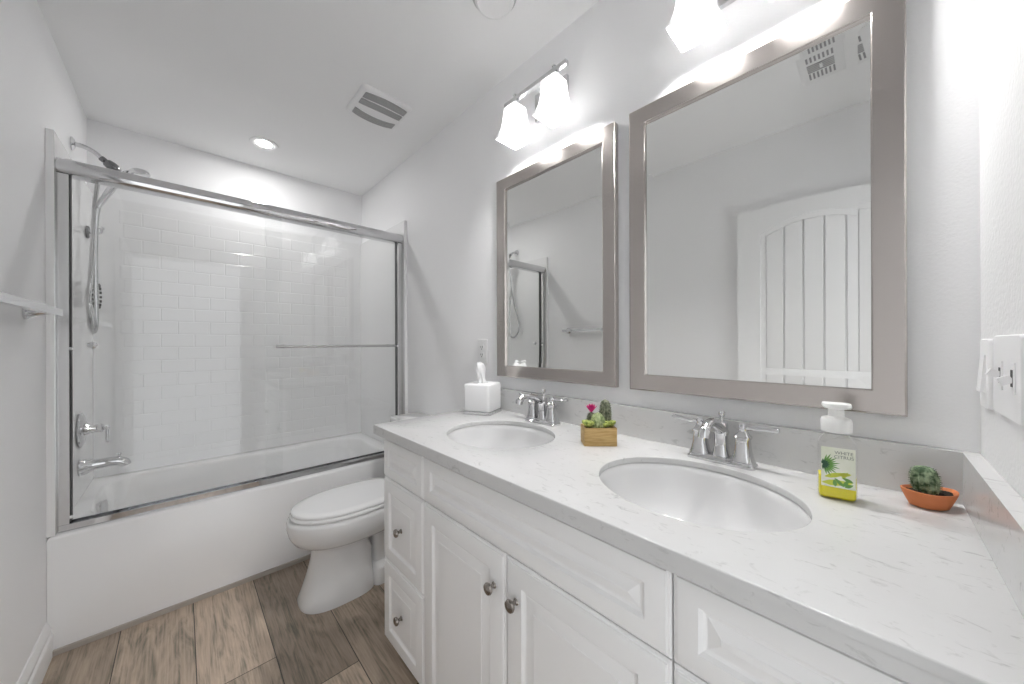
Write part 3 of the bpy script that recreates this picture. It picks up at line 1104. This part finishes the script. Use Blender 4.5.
# ------------------------------------------------------------------ mirrors
def mirror(y0, y1, z0, z1, label):
    yc = (y0 + y1) / 2
    t = thing('mirror', (XR, yc, z0), label, 'mirror', 'nickel framed mirrors over the vanity')
    bm = NB()
    fw = 0.053
    xb = XR - 0.0008

    def ring(i, d):
        return [(xb - d, y0 + i, z0 + i), (xb - d, y1 - i, z0 + i), (xb - d, y1 - i, z1 - i), (xb - d, y0 + i, z1 - i)]
    prof = [(0, 0.0), (0, 0.0235), (0.0015, 0.0255), (0.004, 0.026), (fw - 0.003, 0.0225), (fw - 0.0008, 0.0215), (fw, 0.0195), (fw, 0.0)]
    loft(bm, [ring(i, d) for i, d in prof], False, False)
    # close the back
    obj('frame', bm, M['nickel'], t, 12)
    bm = NB()
    bw, i0 = 0.022, fw - 0.002
    prof = [(i0, 0.004), (i0, 0.0112), (i0 + bw, 0.0102)]
    loft(bm, [ring(i, d) for i, d in prof], True, True)
    obj('mirror_glass', bm, M['mirror'], t, smooth=False)
    return t


mirror(0.634, 1.267, 1.062, 2.000, 'brushed nickel framed mirror reflecting the shower door, above the tub-end basin')
mirror(-0.045, 0.580, 1.062, 2.000, 'brushed nickel framed mirror reflecting the white door, above the soap bottle')

# ------------------------------------------------------------------ vanity lights
def vanity_light(yc, label):
    t = thing('vanity_light', (XR, yc, 2.24), label, 'wall light', 'two-shade vanity lights over the mirrors')
    XS = 1.012
    zb = 2.238
    bm = NB()
    box(bm, XR - 0.016, XR - 0.0008, yc - 0.085, yc + 0.085, zb - 0.058, zb + 0.058)
    bevel(bm, 0.004, 2)
    obj('back_plate', bm, M['chrome'], t)
    bm = NB()
    tube(bm, [(XR - 0.0155, yc, zb), (XS + 0.004, yc, zb)], 0.008, 14)
    lathe(bm, [(0.016, 0), (0.016, 0.004), (0.010, 0.010), (0.0, 0.010)], (XR - 0.0159, yc, zb), (-1, 0, 0), 18)
    obj('arm', bm, M['chrome'], t)
    bm = NB()
    box(bm, XS - 0.0085, XS + 0.0085, yc - 0.165, yc + 0.165, zb - 0.008, zb + 0.008)
    bevel(bm, 0.002, 2)
    obj('crossbar', bm, M['chrome'], t)
    for s in (-1, 1):
        y = yc + s * 0.105
        bm = NB()
        lathe(bm, [(0, 0), (0.016, 0), (0.019, 0.006), (0.019, 0.020), (0.024, 0.024), (0.024, 0.028), (0, 0.029)], (XS, y, zb - 0.0085), (0, 0, -1), 20)
        lathe(bm, [(0, 0), (0.006, 0), (0.006, 0.006), (0.009, 0.009), (0.006, 0.015), (0, 0.017)], (XS, y, zb + 0.008), (0, 0, 1), 14)
        obj('socket', bm, M['chrome'], t)
        bm = NB()
        z0 = zb - 0.034

        def sq(h, z):
            return rrect(XS, y, h, h, 0.007, z, 3)
        outer = [(0.024, 0), (0.0345, -0.003), (0.0355, -0.010), (0.037, -0.03), (0.040, -0.060), (0.045, -0.090), (0.0525, -0.115), (0.0605, -0.129)]
        inner = [(h - 0.0035, z - (0.004 if i == 0 else 0)) for i, (h, z) in enumerate(outer)][::-1]
        inner[0] = (0.0575, -0.1305)
        loft(bm, [sq(h, z0 + z) for h, z in outer + inner], False, False)
        sh_ = obj('lamp_shade', bm, M['shade'], t, 50)
        bm = NB()
        ball(bm, (XS, y, zb - 0.112), 0.030, 1, 1, 1.08, 20, 14)
        lathe(bm, [(0.012, 0), (0.013, 0.02), (0.020, 0.050), (0.020, 0.055)], (XS, y, zb - 0.040), (0, 0, -1), 16)
        obj('bulb', bm, M['bulb'], sh_)
    return t


vl1 = vanity_light(0.935, 'chrome vanity light with two lit frosted shades above the tub-end mirror')
copy_thing(vl1, (0, 0.230 - 0.935, 0), 'chrome vanity light cut by the photo top, above the mirror reflecting the door')

# ------------------------------------------------------------------ ceiling fixtures
rl = thing('recessed_light', (0.381, 2.680, ZC), 'lit round recessed ceiling light over the bathtub', 'ceiling light')
bm = NB()
lathe(bm, [(0.052, 0.0), (0.074, 0.0), (0.076, 0.002), (0.074, 0.005), (0.060, 0.007), (0.052, 0.004)], (0.381, 2.680, ZC - 0.0005), (0, 0, -1), 40)
bm.faces.ensure_lookup_table()
obj('trim_ring', bm, M['plastic'], rl)
bm = NB()
lathe(bm, [(0, 0), (0.050, 0), (0.050, 0.002), (0.035, 0.004), (0, 0.0045)], (0.381, 2.680, ZC - 0.001), (0, 0, -1), 32)
obj('lens', bm, M['led'], rl)

sm = thing('smoke_detector', (0.830, 0.960, ZC), 'round white ceiling disc at the top edge of the photo', 'smoke detector')
bm = NB()
lathe(bm, [(0, 0), (0.082, 0), (0.082, 0.008), (0.078, 0.012), (0, 0.012)], (0.830, 0.960, ZC - 0.0005), (0, 0, -1), 40)
obj('mounting_plate', bm, M['gapshade'], sm)
bm = NB()
lathe(bm, [(0, 0), (0.072, 0), (0.072, 0.010), (0.068, 0.018), (0.060, 0.021), (0.056, 0.019), (0, 0.020)], (0.830, 0.960, ZC - 0.0127), (0, 0, -1), 40)
obj('cover', bm, M['plastic'], sm)

# exhaust fan: bowed cover with three mesh slots
ex = thing('exhaust_fan', (0.776, 1.860, ZC), 'white square exhaust fan cover with curved mesh slots on the ceiling', 'exhaust fan')
EX, EY, EH = 0.776, 1.855, 0.132
bm = NB()


def bowed(h, z, bow=0.006):
    p = rrect(EX, EY, h, h, 0.028, z, 5)
    return p


loft(bm, [bowed(EH, ZC - 0.0005), bowed(EH, ZC - 0.006), bowed(EH - 0.006, ZC - 0.014), bowed(EH - 0.018, ZC - 0.020), bowed(EH - 0.06, ZC - 0.023)])
obj('cover', bm, M['plastic'], ex, 50)


def slot(ya, yb, bow, x0=-0.110, x1=0.110):
    bm = NB()
    n = 16
    tops, bots = [], []
    rings = []
    for k in range(n + 1):
        u = x0 + (x1 - x0) * k / n
        b = bow * (1 - (u / 0.11) ** 2)
        e = 0.004 * (abs(u) / 0.11) ** 6
        rings.append([(EX + u, EY + ya + b + e, ZC - 0.0195), (EX + u, EY + yb + b - e, ZC - 0.0195), (EX + u, EY + yb + b - e, ZC - 0.0245), (EX + u, EY + ya + b + e, ZC - 0.0245)])
    loft(bm, rings)
    return bm


def mesh_mat():
    m, nt, b, out = nodes('grille_mesh')
    L = nt.links.new
    tc = nt.nodes.new('ShaderNodeTexCoord')
    w = nt.nodes.new('ShaderNodeTexWave')
    w.bands_direction = 'X'
    w.inputs['Scale'].default_value = 55
    r = nt.nodes.new('ShaderNodeValToRGB')
    e = r.color_ramp.elements
    e[0].position, e[0].color = 0.35, (0.20, 0.20, 0.20, 1)
    e[1].position, e[1].color = 0.6, (0.52, 0.52, 0.52, 1)
    L(tc.outputs['Object'], w.inputs['Vector'])
    L(w.outputs['Fac'], r.inputs[0])
    L(r.outputs[0], b.inputs['Base Color'])
    b.inputs['Roughness'].default_value = 0.7
    return m


M['mesh'] = mesh_mat()
for ya, yb, bow in ((-0.106, -0.056, -0.010), (-0.050, -0.002, -0.004), (0.040, 0.094, 0.020)):
    obj('mesh_slot', slot(ya, yb, bow), M['mesh'], ex)

# supply register (seen in the large mirror)
vr = thing('ceiling_register', (0.115, 0.172, ZC), 'white slotted air register on the ceiling, reflected in the larger mirror', 'air vent')
VX, VYc = 0.118, 0.172
bm = NB()
loft(bm, [rrect(VX, VYc, 0.125, 0.078, 0.006, ZC - 0.0005), rrect(VX, VYc, 0.125, 0.078, 0.006, ZC - 0.003), rrect(VX, VYc, 0.116, 0.069, 0.006, ZC - 0.007)])
obj('frame', bm, M['plastic'], vr)
bm = NB()
for x0, x1 in ((-0.088, -0.040), (0.050, 0.088)):
    for k in range(7):
        y = VYc - 0.045 + 0.0142 * k
        box(bm, VX + x0, VX + x1, y, y + 0.0068, ZC - 0.0085, ZC - 0.0065)
for k in range(5):
    x = VX - 0.030 + k * 0.013
    box(bm, x, x + 0.007, VYc - 0.045, VYc + 0.048, ZC - 0.0085, ZC - 0.0065)
obj('slots', bm, M['grille'], vr)
bm = NB()
box(bm, VX - 0.004, VX + 0.020, VYc - 0.006, VYc + 0.004, ZC - 0.016, ZC - 0.0086)
bevel(bm, 0.002, 2)
obj('damper_lever', bm, M['plastic'], vr)

# ------------------------------------------------------------------ wall plates
def plate_bm(place, w, h, t=0.006):
    bm = NB()
    loft(bm, [[place(*p, d) for p in rr_] for rr_, d in
              ((rr2(w, h), 0.0), (rr2(w, h), t * 0.5), (rr2(w - 0.003, h - 0.003), t))])
    return bm


def rr2(w, h, r=0.005):
    return [(p[0], p[1]) for p in rrect(0, 0, w / 2, h / 2, r, 0, 3)]


def outlet_place(y, z):
    return lambda a, b, d: (XR - 0.0006 - d, y + a, z + b)


oy, oz = 1.406, 1.178
ou = thing('power_outlet', (XR, oy, oz), 'white duplex power outlet on the wall behind the tissue box', 'outlet')
obj('plate', plate_bm(outlet_place(oy, oz), 0.078, 0.126), M['plastic'], ou)
for s in (1, -1):
    zc = oz + s * 0.0195
    bm = NB()
    pl = outlet_place(oy, zc)
    loft(bm, [[pl(*p, d) for p in rr2(0.034, 0.029, 0.010)] for d in (0.006, 0.0085)])
    so = obj('socket', bm, M['plastic'], ou)
    bm = NB()
    for a in (-0.0065, 0.0065):
        box(bm, XR - 0.0098, XR - 0.0088, oy + a - 0.0014, oy + a + 0.0014, zc - 0.001, zc + 0.008)
    tube(bm, [(XR - 0.0098, oy, zc - 0.0075), (XR - 0.0088, oy, zc - 0.0075)], 0.0028, 10)
    obj('slots', bm, M['dark'], so)


def front_place(x, z):
    return lambda a, b, d: (x + a, YF + 0.0006 + d, z + b)


s1 = thing('light_switch', (1.046, YF, 1.163), 'white single switch plate in the corner nearest the mirror', 'light switch')
obj('plate', plate_bm(front_place(1.046, 1.163), 0.070, 0.124), M['plastic'], s1)
bm = NB()
mtx = Matrix.Translation((1.046, YF + 0.0075, 1.163)) @ Matrix.Rotation(math.radians(4), 4, 'X')
box(bm, -0.0165, 0.0165, -0.003, 0.0035, -0.033, 0.033, mtx)
bevel(bm, 0.001, 2)
obj('rocker', bm, M['plastic'], s1)

px_, pz_ = 0.895, 1.168
s2 = thing('toggle_switch', (px_, YF, pz_), 'white two-gang toggle switch plate by the right edge of the photo', 'light switch')
obj('plate', plate_bm(front_place(px_, pz_), 0.160, 0.124), M['plastic'], s2)
for gx, up in ((0.918, 1), (0.848, -1)):
    bm = NB()
    box(bm, gx - 0.010, gx + 0.010, YF + 0.0067, YF + 0.0085, pz_ - 0.022, pz_ + 0.022)
    bevel(bm, 0.001, 2)
    tc_ = obj('toggle_collar', bm, M['plastic'], s2)
    bm = NB()
    box(bm, gx - 0.0052, gx + 0.0052, YF + 0.0086, YF + 0.0090, pz_ - 0.012, pz_ + 0.012)
    obj('slot', bm, M['dark'], tc_)
    bm = NB()
    mtx = Matrix.Translation((gx, YF + 0.0088, pz_)) @ Matrix.Rotation(math.radians(28 * up), 4, 'X')
    box(bm, -0.0048, 0.0048, 0, 0.012, -0.0055, 0.0055, mtx)
    bevel(bm, 0.0012, 2)
    obj('toggle', bm, M['plastic'], tc_)

# ------------------------------------------------------------------ tissue box
tbx = thing('tissue_box', (1.010, 1.250, CT), 'white square tissue box cover with a tissue pulled up, at the counter end', 'tissue box')
rot = Matrix.Translation((1.004, 1.253, CT + 0.0004)) @ Matrix.Rotation(math.radians(24), 4, 'Z')


def rloft(bm, rings, mtx, **k):
    return loft(bm, [[mtx @ Vector(p) for p in r] for r in rings], **k)


bm = NB()
H = 0.0655
rloft(bm, [rrect(0, 0, H - 0.0015, H - 0.0015, 0.012, 0.0162), rrect(0, 0, H, H, 0.013, 0.020), rrect(0, 0, H, H, 0.013, 0.128), rrect(0, 0, H - 0.003, H - 0.003, 0.012, 0.135), rrect(0, 0, H - 0.010, H - 0.010, 0.012, 0.1375),
           rrect(0, 0, 0.032, 0.020, 0.018, 0.1378), rrect(0, 0, 0.030, 0.018, 0.016, 0.130)], rot, cap1=True)
obj('cover', bm, M['plastic'], tbx, 50)
bm = NB()
rloft(bm, [rrect(0, 0, H + 0.003, H + 0.003, 0.013, 0.0), rrect(0, 0, H + 0.0045, H + 0.0045, 0.014, 0.0015), rrect(0, 0, H + 0.0045, H + 0.0045, 0.014, 0.0060), rrect(0, 0, H + 0.003, H + 0.003, 0.014, 0.0075), rrect(0, 0, H + 0.003, H + 0.003, 0.014, 0.0140), rrect(0, 0, H + 0.001, H + 0.001, 0.013, 0.0158)], rot)
ba = obj('chrome_base', bm, M['chrome'], tbx)
bm = NB()
n1, n2 = 28, 10
rings = []
for j in range(n2):
    t = j / (n2 - 1)
    zz = 0.131 + 0.096 * t
    ring = []
    for k in range(n1):
        a = 2 * PI * k / n1
        w = 1.35 * (0.020 - 0.006 * math.sin(PI * min(1, t * 1.4)) + 0.004 * t) * (1 - 0.55 * max(0, t - 0.75) * 4 * 0.55)
        rr = w * (1 + 0.30 * math.sin(3 * a + 4 * t) + 0.16 * math.sin(7 * a - 5 * t))
        ring.append((rr * math.cos(a) * 1.05 - 0.012 * t ** 1.5, rr * math.sin(a) * 0.62 + 0.014 * t ** 1.3, zz + 0.006 * math.sin(2 * a + 1) * t))
    rings.append(ring)
rloft(bm, rings, rot)
obj('tissue', bm, M['tissue'], tbx, 60)

# ------------------------------------------------------------------ planter with cacti
pp = Vector((0.958, 0.610, CT + 0.0004))
pr = Matrix.Translation(pp) @ Matrix.Rotation(math.radians(-44.5 + 0), 4, 'Z')
# local x runs along the front edge to the right of the photo, local -y faces the camera
pln = thing('succulent_planter', pp, 'small light-wood box planted with cacti and a magenta flower', 'planter')
bm = NB()
hx_, hy2, hh = 0.0505, 0.033, 0.055
rloft(bm, [rrect(0, 0, hx_, hy2, 0.003, 0.0, 2), rrect(0, 0, hx_, hy2, 0.003, hh, 2), rrect(0, 0, hx_ - 0.007, hy2 - 0.007, 0.002, hh, 2), rrect(0, 0, hx_ - 0.007, hy2 - 0.007, 0.002, hh - 0.012, 2)], pr)
obj('wooden_box', bm, M['bamboo'], pln)
bm = NB()
for k in range(150):
    ball(bm, pr @ Vector((random.uniform(-0.040, 0.040), random.uniform(-0.023, 0.023), hh - 0.0135 + random.uniform(0, 0.004))), random.uniform(0.0018, 0.0032), seg=6, rings=4)
box(bm, -0.0425, 0.0425, -0.0255, 0.0255, hh - 0.0118, hh - 0.0105, pr)
M['gravel'] = ramp_noise_mat('brown_gravel', (0.05, 0.03, 0.02), (0.22, 0.13, 0.08), 150, rough=0.9)
gv = obj('gravel', bm, M['gravel'], pln)


def ribbed(bm, mtx, h, r, ribs=11, depth=0.16, bulge=0.5, spikes=True, n=66, zt=1.0):
    rings = []
    m = 14
    for j in range(m + 1):
        t = j / m
        prof = (math.sin(PI * (0.12 + 0.88 * t) * 0.999) ** bulge) if t < 1 else 0.02
        prof = max(prof, 0.03)
        ring = []
        for k in range(n):
            a = 2 * PI * k / n
            rr = r * prof * (1 - depth + depth * abs(math.cos(ribs * a / 2)) ** 0.7 * 1.0)
            ring.append(mtx @ Vector((rr * math.cos(a), rr * math.sin(a), h * t)))
        rings.append(ring)
    loft(bm, rings)
    if spikes:
        for i in range(ribs):
            a = 2 * PI * i / ribs
            for j in range(2, 13):
                t = j / m
                prof = max(math.sin(PI * (0.12 + 0.88 * t) * 0.999) ** bulge, 0.05)
                p = mtx @ Vector((r * prof * math.cos(a), r * prof * math.sin(a), h * t))
                for q in range(3):
                    dv = mtx.to_3x3() @ Vector((math.cos(a + random.uniform(-0.9, 0.9)), math.sin(a + random.uniform(-0.9, 0.9)), random.uniform(-0.4, 0.9)))
                    tube(bm, [p, p + dv.normalized() * 0.0035], [0.0005, 0.0001], 4, False)
    return bm


base_z = hh - 0.011
# tall dark column
bm = NB()
ribbed(bm, pr @ Matrix.Translation((0.025, 0.012, base_z)), 0.094, 0.0190, 12, 0.22, 0.28)
obj('columnar_cactus', bm, M['cactus_dark'], pln, 50)
bm = NB()
ribbed(bm, pr @ Matrix.Translation((-0.004, -0.007, base_z)), 0.056, 0.0225, 13, 0.18, 0.5)
obj('globe_cactus', bm, M['cactus_mid'], pln, 50)
bm = NB()
ribbed(bm, pr @ Matrix.Translation((-0.020, 0.010, base_z)), 0.054, 0.0150, 10, 0.15, 0.4)
fl_base = obj('flowering_cactus', bm, M['cactus_dark'], pln, 50)
bm = NB()
for ring_, (nn, tilt, ln_) in enumerate(((9, 0.60, 0.027), (7, 0.28, 0.028))):
    for k in range(nn):
        a = 2 * PI * k / nn + ring_ * 0.3
        o_ = pr @ Vector((-0.020, 0.010, base_z + 0.052))
        dv = Vector((math.cos(a) * math.sin(tilt * 1.3), math.sin(a) * math.sin(tilt * 1.3), math.cos(tilt)))
        sd_ = Vector((-math.sin(a), math.cos(a), 0))
        pts = []
        for t, w in ((0, 0.002), (0.4, 0.0050), (0.75, 0.0042), (1.0, 0.0005)):
            c_ = o_ + dv * (ln_ * t)
            pts.append([c_ + sd_ * w, c_ + Vector((0, 0, 0.0006)), c_ - sd_ * w, c_ - Vector((0, 0, 0.0006))])
        loft(bm, pts)
fl = obj('flower', bm, M['flower'], fl_base, 30)
fl['label'] = 'magenta flower'


def rosette(bm, c, r, nl=14, up=0.5):
    for ly, (nn, tilt, s) in enumerate(((nl, 0.95, 1.0), (nl - 4, 0.6, 0.8), (5, 0.25, 0.55))):
        for k in range(nn):
            a = 2 * PI * k / nn + ly * 0.4
            dv = Vector((math.cos(a) * math.sin(tilt), math.sin(a) * math.sin(tilt), math.cos(tilt) + 0.15)).normalized()
            p0 = Vector(c)
            tube(bm, [p0, p0 + dv * r * s * 0.45, p0 + dv * r * s * 0.8, p0 + dv * r * s], [r * 0.12, r * 0.24, r * 0.20, r * 0.03], 7)


for (lx, ly, r_, lift) in ((-0.034, -0.012, 0.027, 0.012), (0.017, -0.016, 0.018, 0.012), (0.034, -0.008, 0.025, 0.012)):
    bm = NB()
    rosette(bm, pr @ Vector((lx, ly, base_z + lift)), r_)
    obj('lime_succulent', bm, M['cactus_bright'], pln, 60)

# ------------------------------------------------------------------ soap bottle
sb = Vector((0.976, 0.0575, CT + 0.0004))
sr = Matrix.Translation(sb) @ Matrix.Rotation(math.radians(-90 + 10), 4, 'Z')     # local -y = label side, faces the room
soap = thing('soap_dispenser', sb, 'clear foaming soap bottle with white pump and yellow soap', 'soap dispenser')
BW, BD = 0.0300, 0.0205
bm = NB()
rloft(bm, [rrect(0, 0, BW - 0.003, BD - 0.003, 0.006, 0.0, 3), rrect(0, 0, BW, BD, 0.008, 0.004, 3), rrect(0, 0, BW, BD, 0.008, 0.108, 3), rrect(0, 0, BW - 0.002, BD - 0.001, 0.009, 0.115, 3),
           rrect(0, 0, BW - 0.009, BD - 0.003, 0.014, 0.126, 3), rrect(0, 0, 0.0185, 0.0170, 0.0165, 0.131, 3), rrect(0, 0, 0.0185, 0.0170, 0.0165, 0.135, 3)], sr)
bt = obj('bottle', bm, M['clear'], soap, 50)
bm = NB()
rloft(bm, [rrect(0, 0, BW - 0.0045, BD - 0.0045, 0.005, 0.0025, 3), rrect(0, 0, BW - 0.002, BD - 0.002, 0.007, 0.006, 3), rrect(0, 0, BW - 0.002, BD - 0.002, 0.007, 0.046, 3)], sr)
lq = obj('liquid_soap', bm, M['liquid'], bt)
lq['label'] = 'yellow liquid soap'
bm = NB()
lathe(bm, [(0, 0.1352), (0.0235, 0.1352), (0.0245, 0.137), (0.0245, 0.157), (0.0225, 0.1625), (0.015, 0.165), (0.0125, 0.167), (0.0120, 0.185), (0, 0.185)], sr.translation, (0, 0, 1), 32)
rloft(bm, [rrect(0, -0.003, 0.0130, 0.013, 0.008, 0.1825, 3), rrect(0, -0.004, 0.0205, 0.018, 0.010, 0.1845, 3), rrect(0, -0.004, 0.0225, 0.020, 0.010, 0.188, 3), rrect(0, -0.004, 0.0215, 0.019, 0.010, 0.1935, 3), rrect(0, -0.003, 0.018, 0.015, 0.009, 0.1935, 3)], sr)
pm = obj('pump', bm, M['pumpwhite'], soap, 45)
pm['label'] = 'white foam pump'
lab_y = -BD - 0.0004
bm = NB()
box(bm, -0.0255, 0.0255, lab_y - 0.0004, lab_y, 0.026, 0.106, sr)
lb = obj('label', bm, M['labelbase'], bt, smooth=False)
lb['label'] = 'pale label with green palm leaves and lettering'


def leafshape(bm, cx, cz, ang, ln_, w, y):
    d_ = Vector((math.cos(ang), 0, math.sin(ang)))
    s_ = Vector((-math.sin(ang), 0, math.cos(ang)))
    c_ = Vector((cx, y, cz))
    up, dn = [], []
    for t, k in ((0, 0.15), (0.25, 0.9), (0.5, 1.0), (0.8, 0.6), (1.0, 0.02)):
        up.append(c_ + d_ * ln_ * t + s_ * w * k)
        dn.append(c_ + d_ * ln_ * t - s_ * w * k)
    clip = lambda p: Vector((max(-0.0252, min(0.0252, p.x)), p.y, max(0.0263, min(0.1057, p.z))))
    ra = [[sr @ clip(p) for p in up + dn[::-1]], [sr @ (clip(p) + Vector((0, -0.0002, 0))) for p in up + dn[::-1]]]
    loft(bm, ra)


yl = lab_y - 0.00045
bm = NB()
leaf_bm = bm
for k in range(13):
    a = -1.35 + 2.7 * k / 12
    leafshape(bm, -0.0215, 0.070, a, 0.021 + 0.004 * (k % 2), 0.0016, yl)
for a, cxx, czz, l_ in ((2.3, 0.008, 0.030, 0.020), (1.1, 0.008, 0.030, 0.016), (0.5, 0.010, 0.029, 0.014), (1.7, -0.004, 0.028, 0.014), (2.7, 0.022, 0.040, 0.018)):
    leafshape(bm, cxx, czz, a, l_, 0.0032, yl)
obj('palm_print', bm, M['labelgreen'], lb, smooth=False)
bm = NB()
for k in range(9):
    a = -1.6 + 3.2 * k / 8
    leafshape(bm, -0.0225, 0.070, a, 0.011, 0.0016, yl - 0.0003)
leafshape(bm, -0.0225, 0.070, 2.2, 0.011, 0.0016, yl - 0.0003)
obj('dark_leaf_print', bm, M['labeldark'], lb, smooth=False)
bm = NB()
for cxx, czz, a, l_, w_ in ((-0.020, 0.045, 0.35, 0.034, 0.0045), (0.0, 0.052, 0.2, 0.020, 0.004), (-0.024, 0.033, 0.12, 0.046, 0.006), (0.006, 0.046, 1.0, 0.016, 0.003)):
    leafshape(bm, cxx, czz, a, l_, w_, yl + 0.0001)
obj('lime_print', bm, M['labellime'], lb, smooth=False)


def text_mesh(name, body, size, mtx, m, parent):
    cu = bpy.data.curves.new(name, 'FONT')
    cu.body = body
    cu.size = size
    cu.align_x = 'CENTER'
    cu.extrude = 0.00012
    tmp = bpy.data.objects.new(name + '_curve', cu)
    COL.objects.link(tmp)
    dg = bpy.context.evaluated_depsgraph_get()
    me = bpy.data.meshes.new_from_object(tmp.evaluated_get(dg))
    bpy.data.objects.remove(tmp)
    bm = NB()
    bm.from_mesh(me)
    bpy.data.meshes.remove(me)
    bm.transform(mtx)
    return obj(name, bm, m, parent, smooth=False)


for body, zz, sz in (('WHITE', 0.0935, 0.0088), ('CITRUS', 0.0850, 0.0088)):
    text_mesh('lettering', body, sz, sr @ Matrix.Translation((0.0085, yl - 0.0003, zz)) @ Matrix.Rotation(PI / 2, 4, 'X'), M['labelgrey'], lb)

# ------------------------------------------------------------------ terracotta pot with cactus
tp = Vector((1.050, -0.0695, CT + 0.0004))
tr_ = Matrix.Translation(tp) @ Matrix.Rotation(math.radians(-50), 4, 'Z')
pot = thing('potted_cactus', tp, 'small round cactus in a boat-shaped terracotta pot in the counter corner', 'potted plant')


def boat(hx, hy, z, n=40):
    pts = []
    for k in range(n):
        a = 2 * PI * k / n
        c, s = math.cos(a), math.sin(a)
        pts.append((math.copysign(abs(c) ** 0.9, c) * hx, math.copysign(abs(s) ** 1.15, s) * hy, z + 0.003 * abs(c) ** 3 * (z / 0.03)))
    return [(x * 0.90, y, z_) for x, y, z_ in pts]


bm = NB()
rloft(bm, [boat(0.028, 0.019, 0.0), boat(0.033, 0.022, 0.002), boat(0.040, 0.025, 0.013), boat(0.0475, 0.028, 0.026), boat(0.0490, 0.0285, 0.0305), boat(0.0465, 0.0265, 0.031), boat(0.0440, 0.0245, 0.0285), boat(0.041, 0.022, 0.024)], tr_)
obj('pot', bm, M['terracotta'], pot, 50)
bm = NB()
rloft(bm, [boat(0.0415, 0.0225, 0.0235), boat(0.040, 0.021, 0.0262), boat(0.015, 0.01, 0.0285)], tr_)
for k in range(90):
    a, q = random.uniform(0, 2 * PI), random.uniform(0, 1) ** 0.5
    ball(bm, tr_ @ Vector((0.038 * q * math.cos(a), 0.019 * q * math.sin(a), 0.0275)), random.uniform(0.0012, 0.0024), seg=6, rings=4)
obj('soil', bm, M['soil'], pot)
bm = NB()
ribbed(bm, tr_ @ Matrix.Translation((-0.004, 0.0, 0.0255)) @ Matrix.Rotation(-0.12, 4, 'Y'), 0.053, 0.0195, 12, 0.22, 0.30)
obj('cactus', bm, M['cactus_pot'], pot, 50)
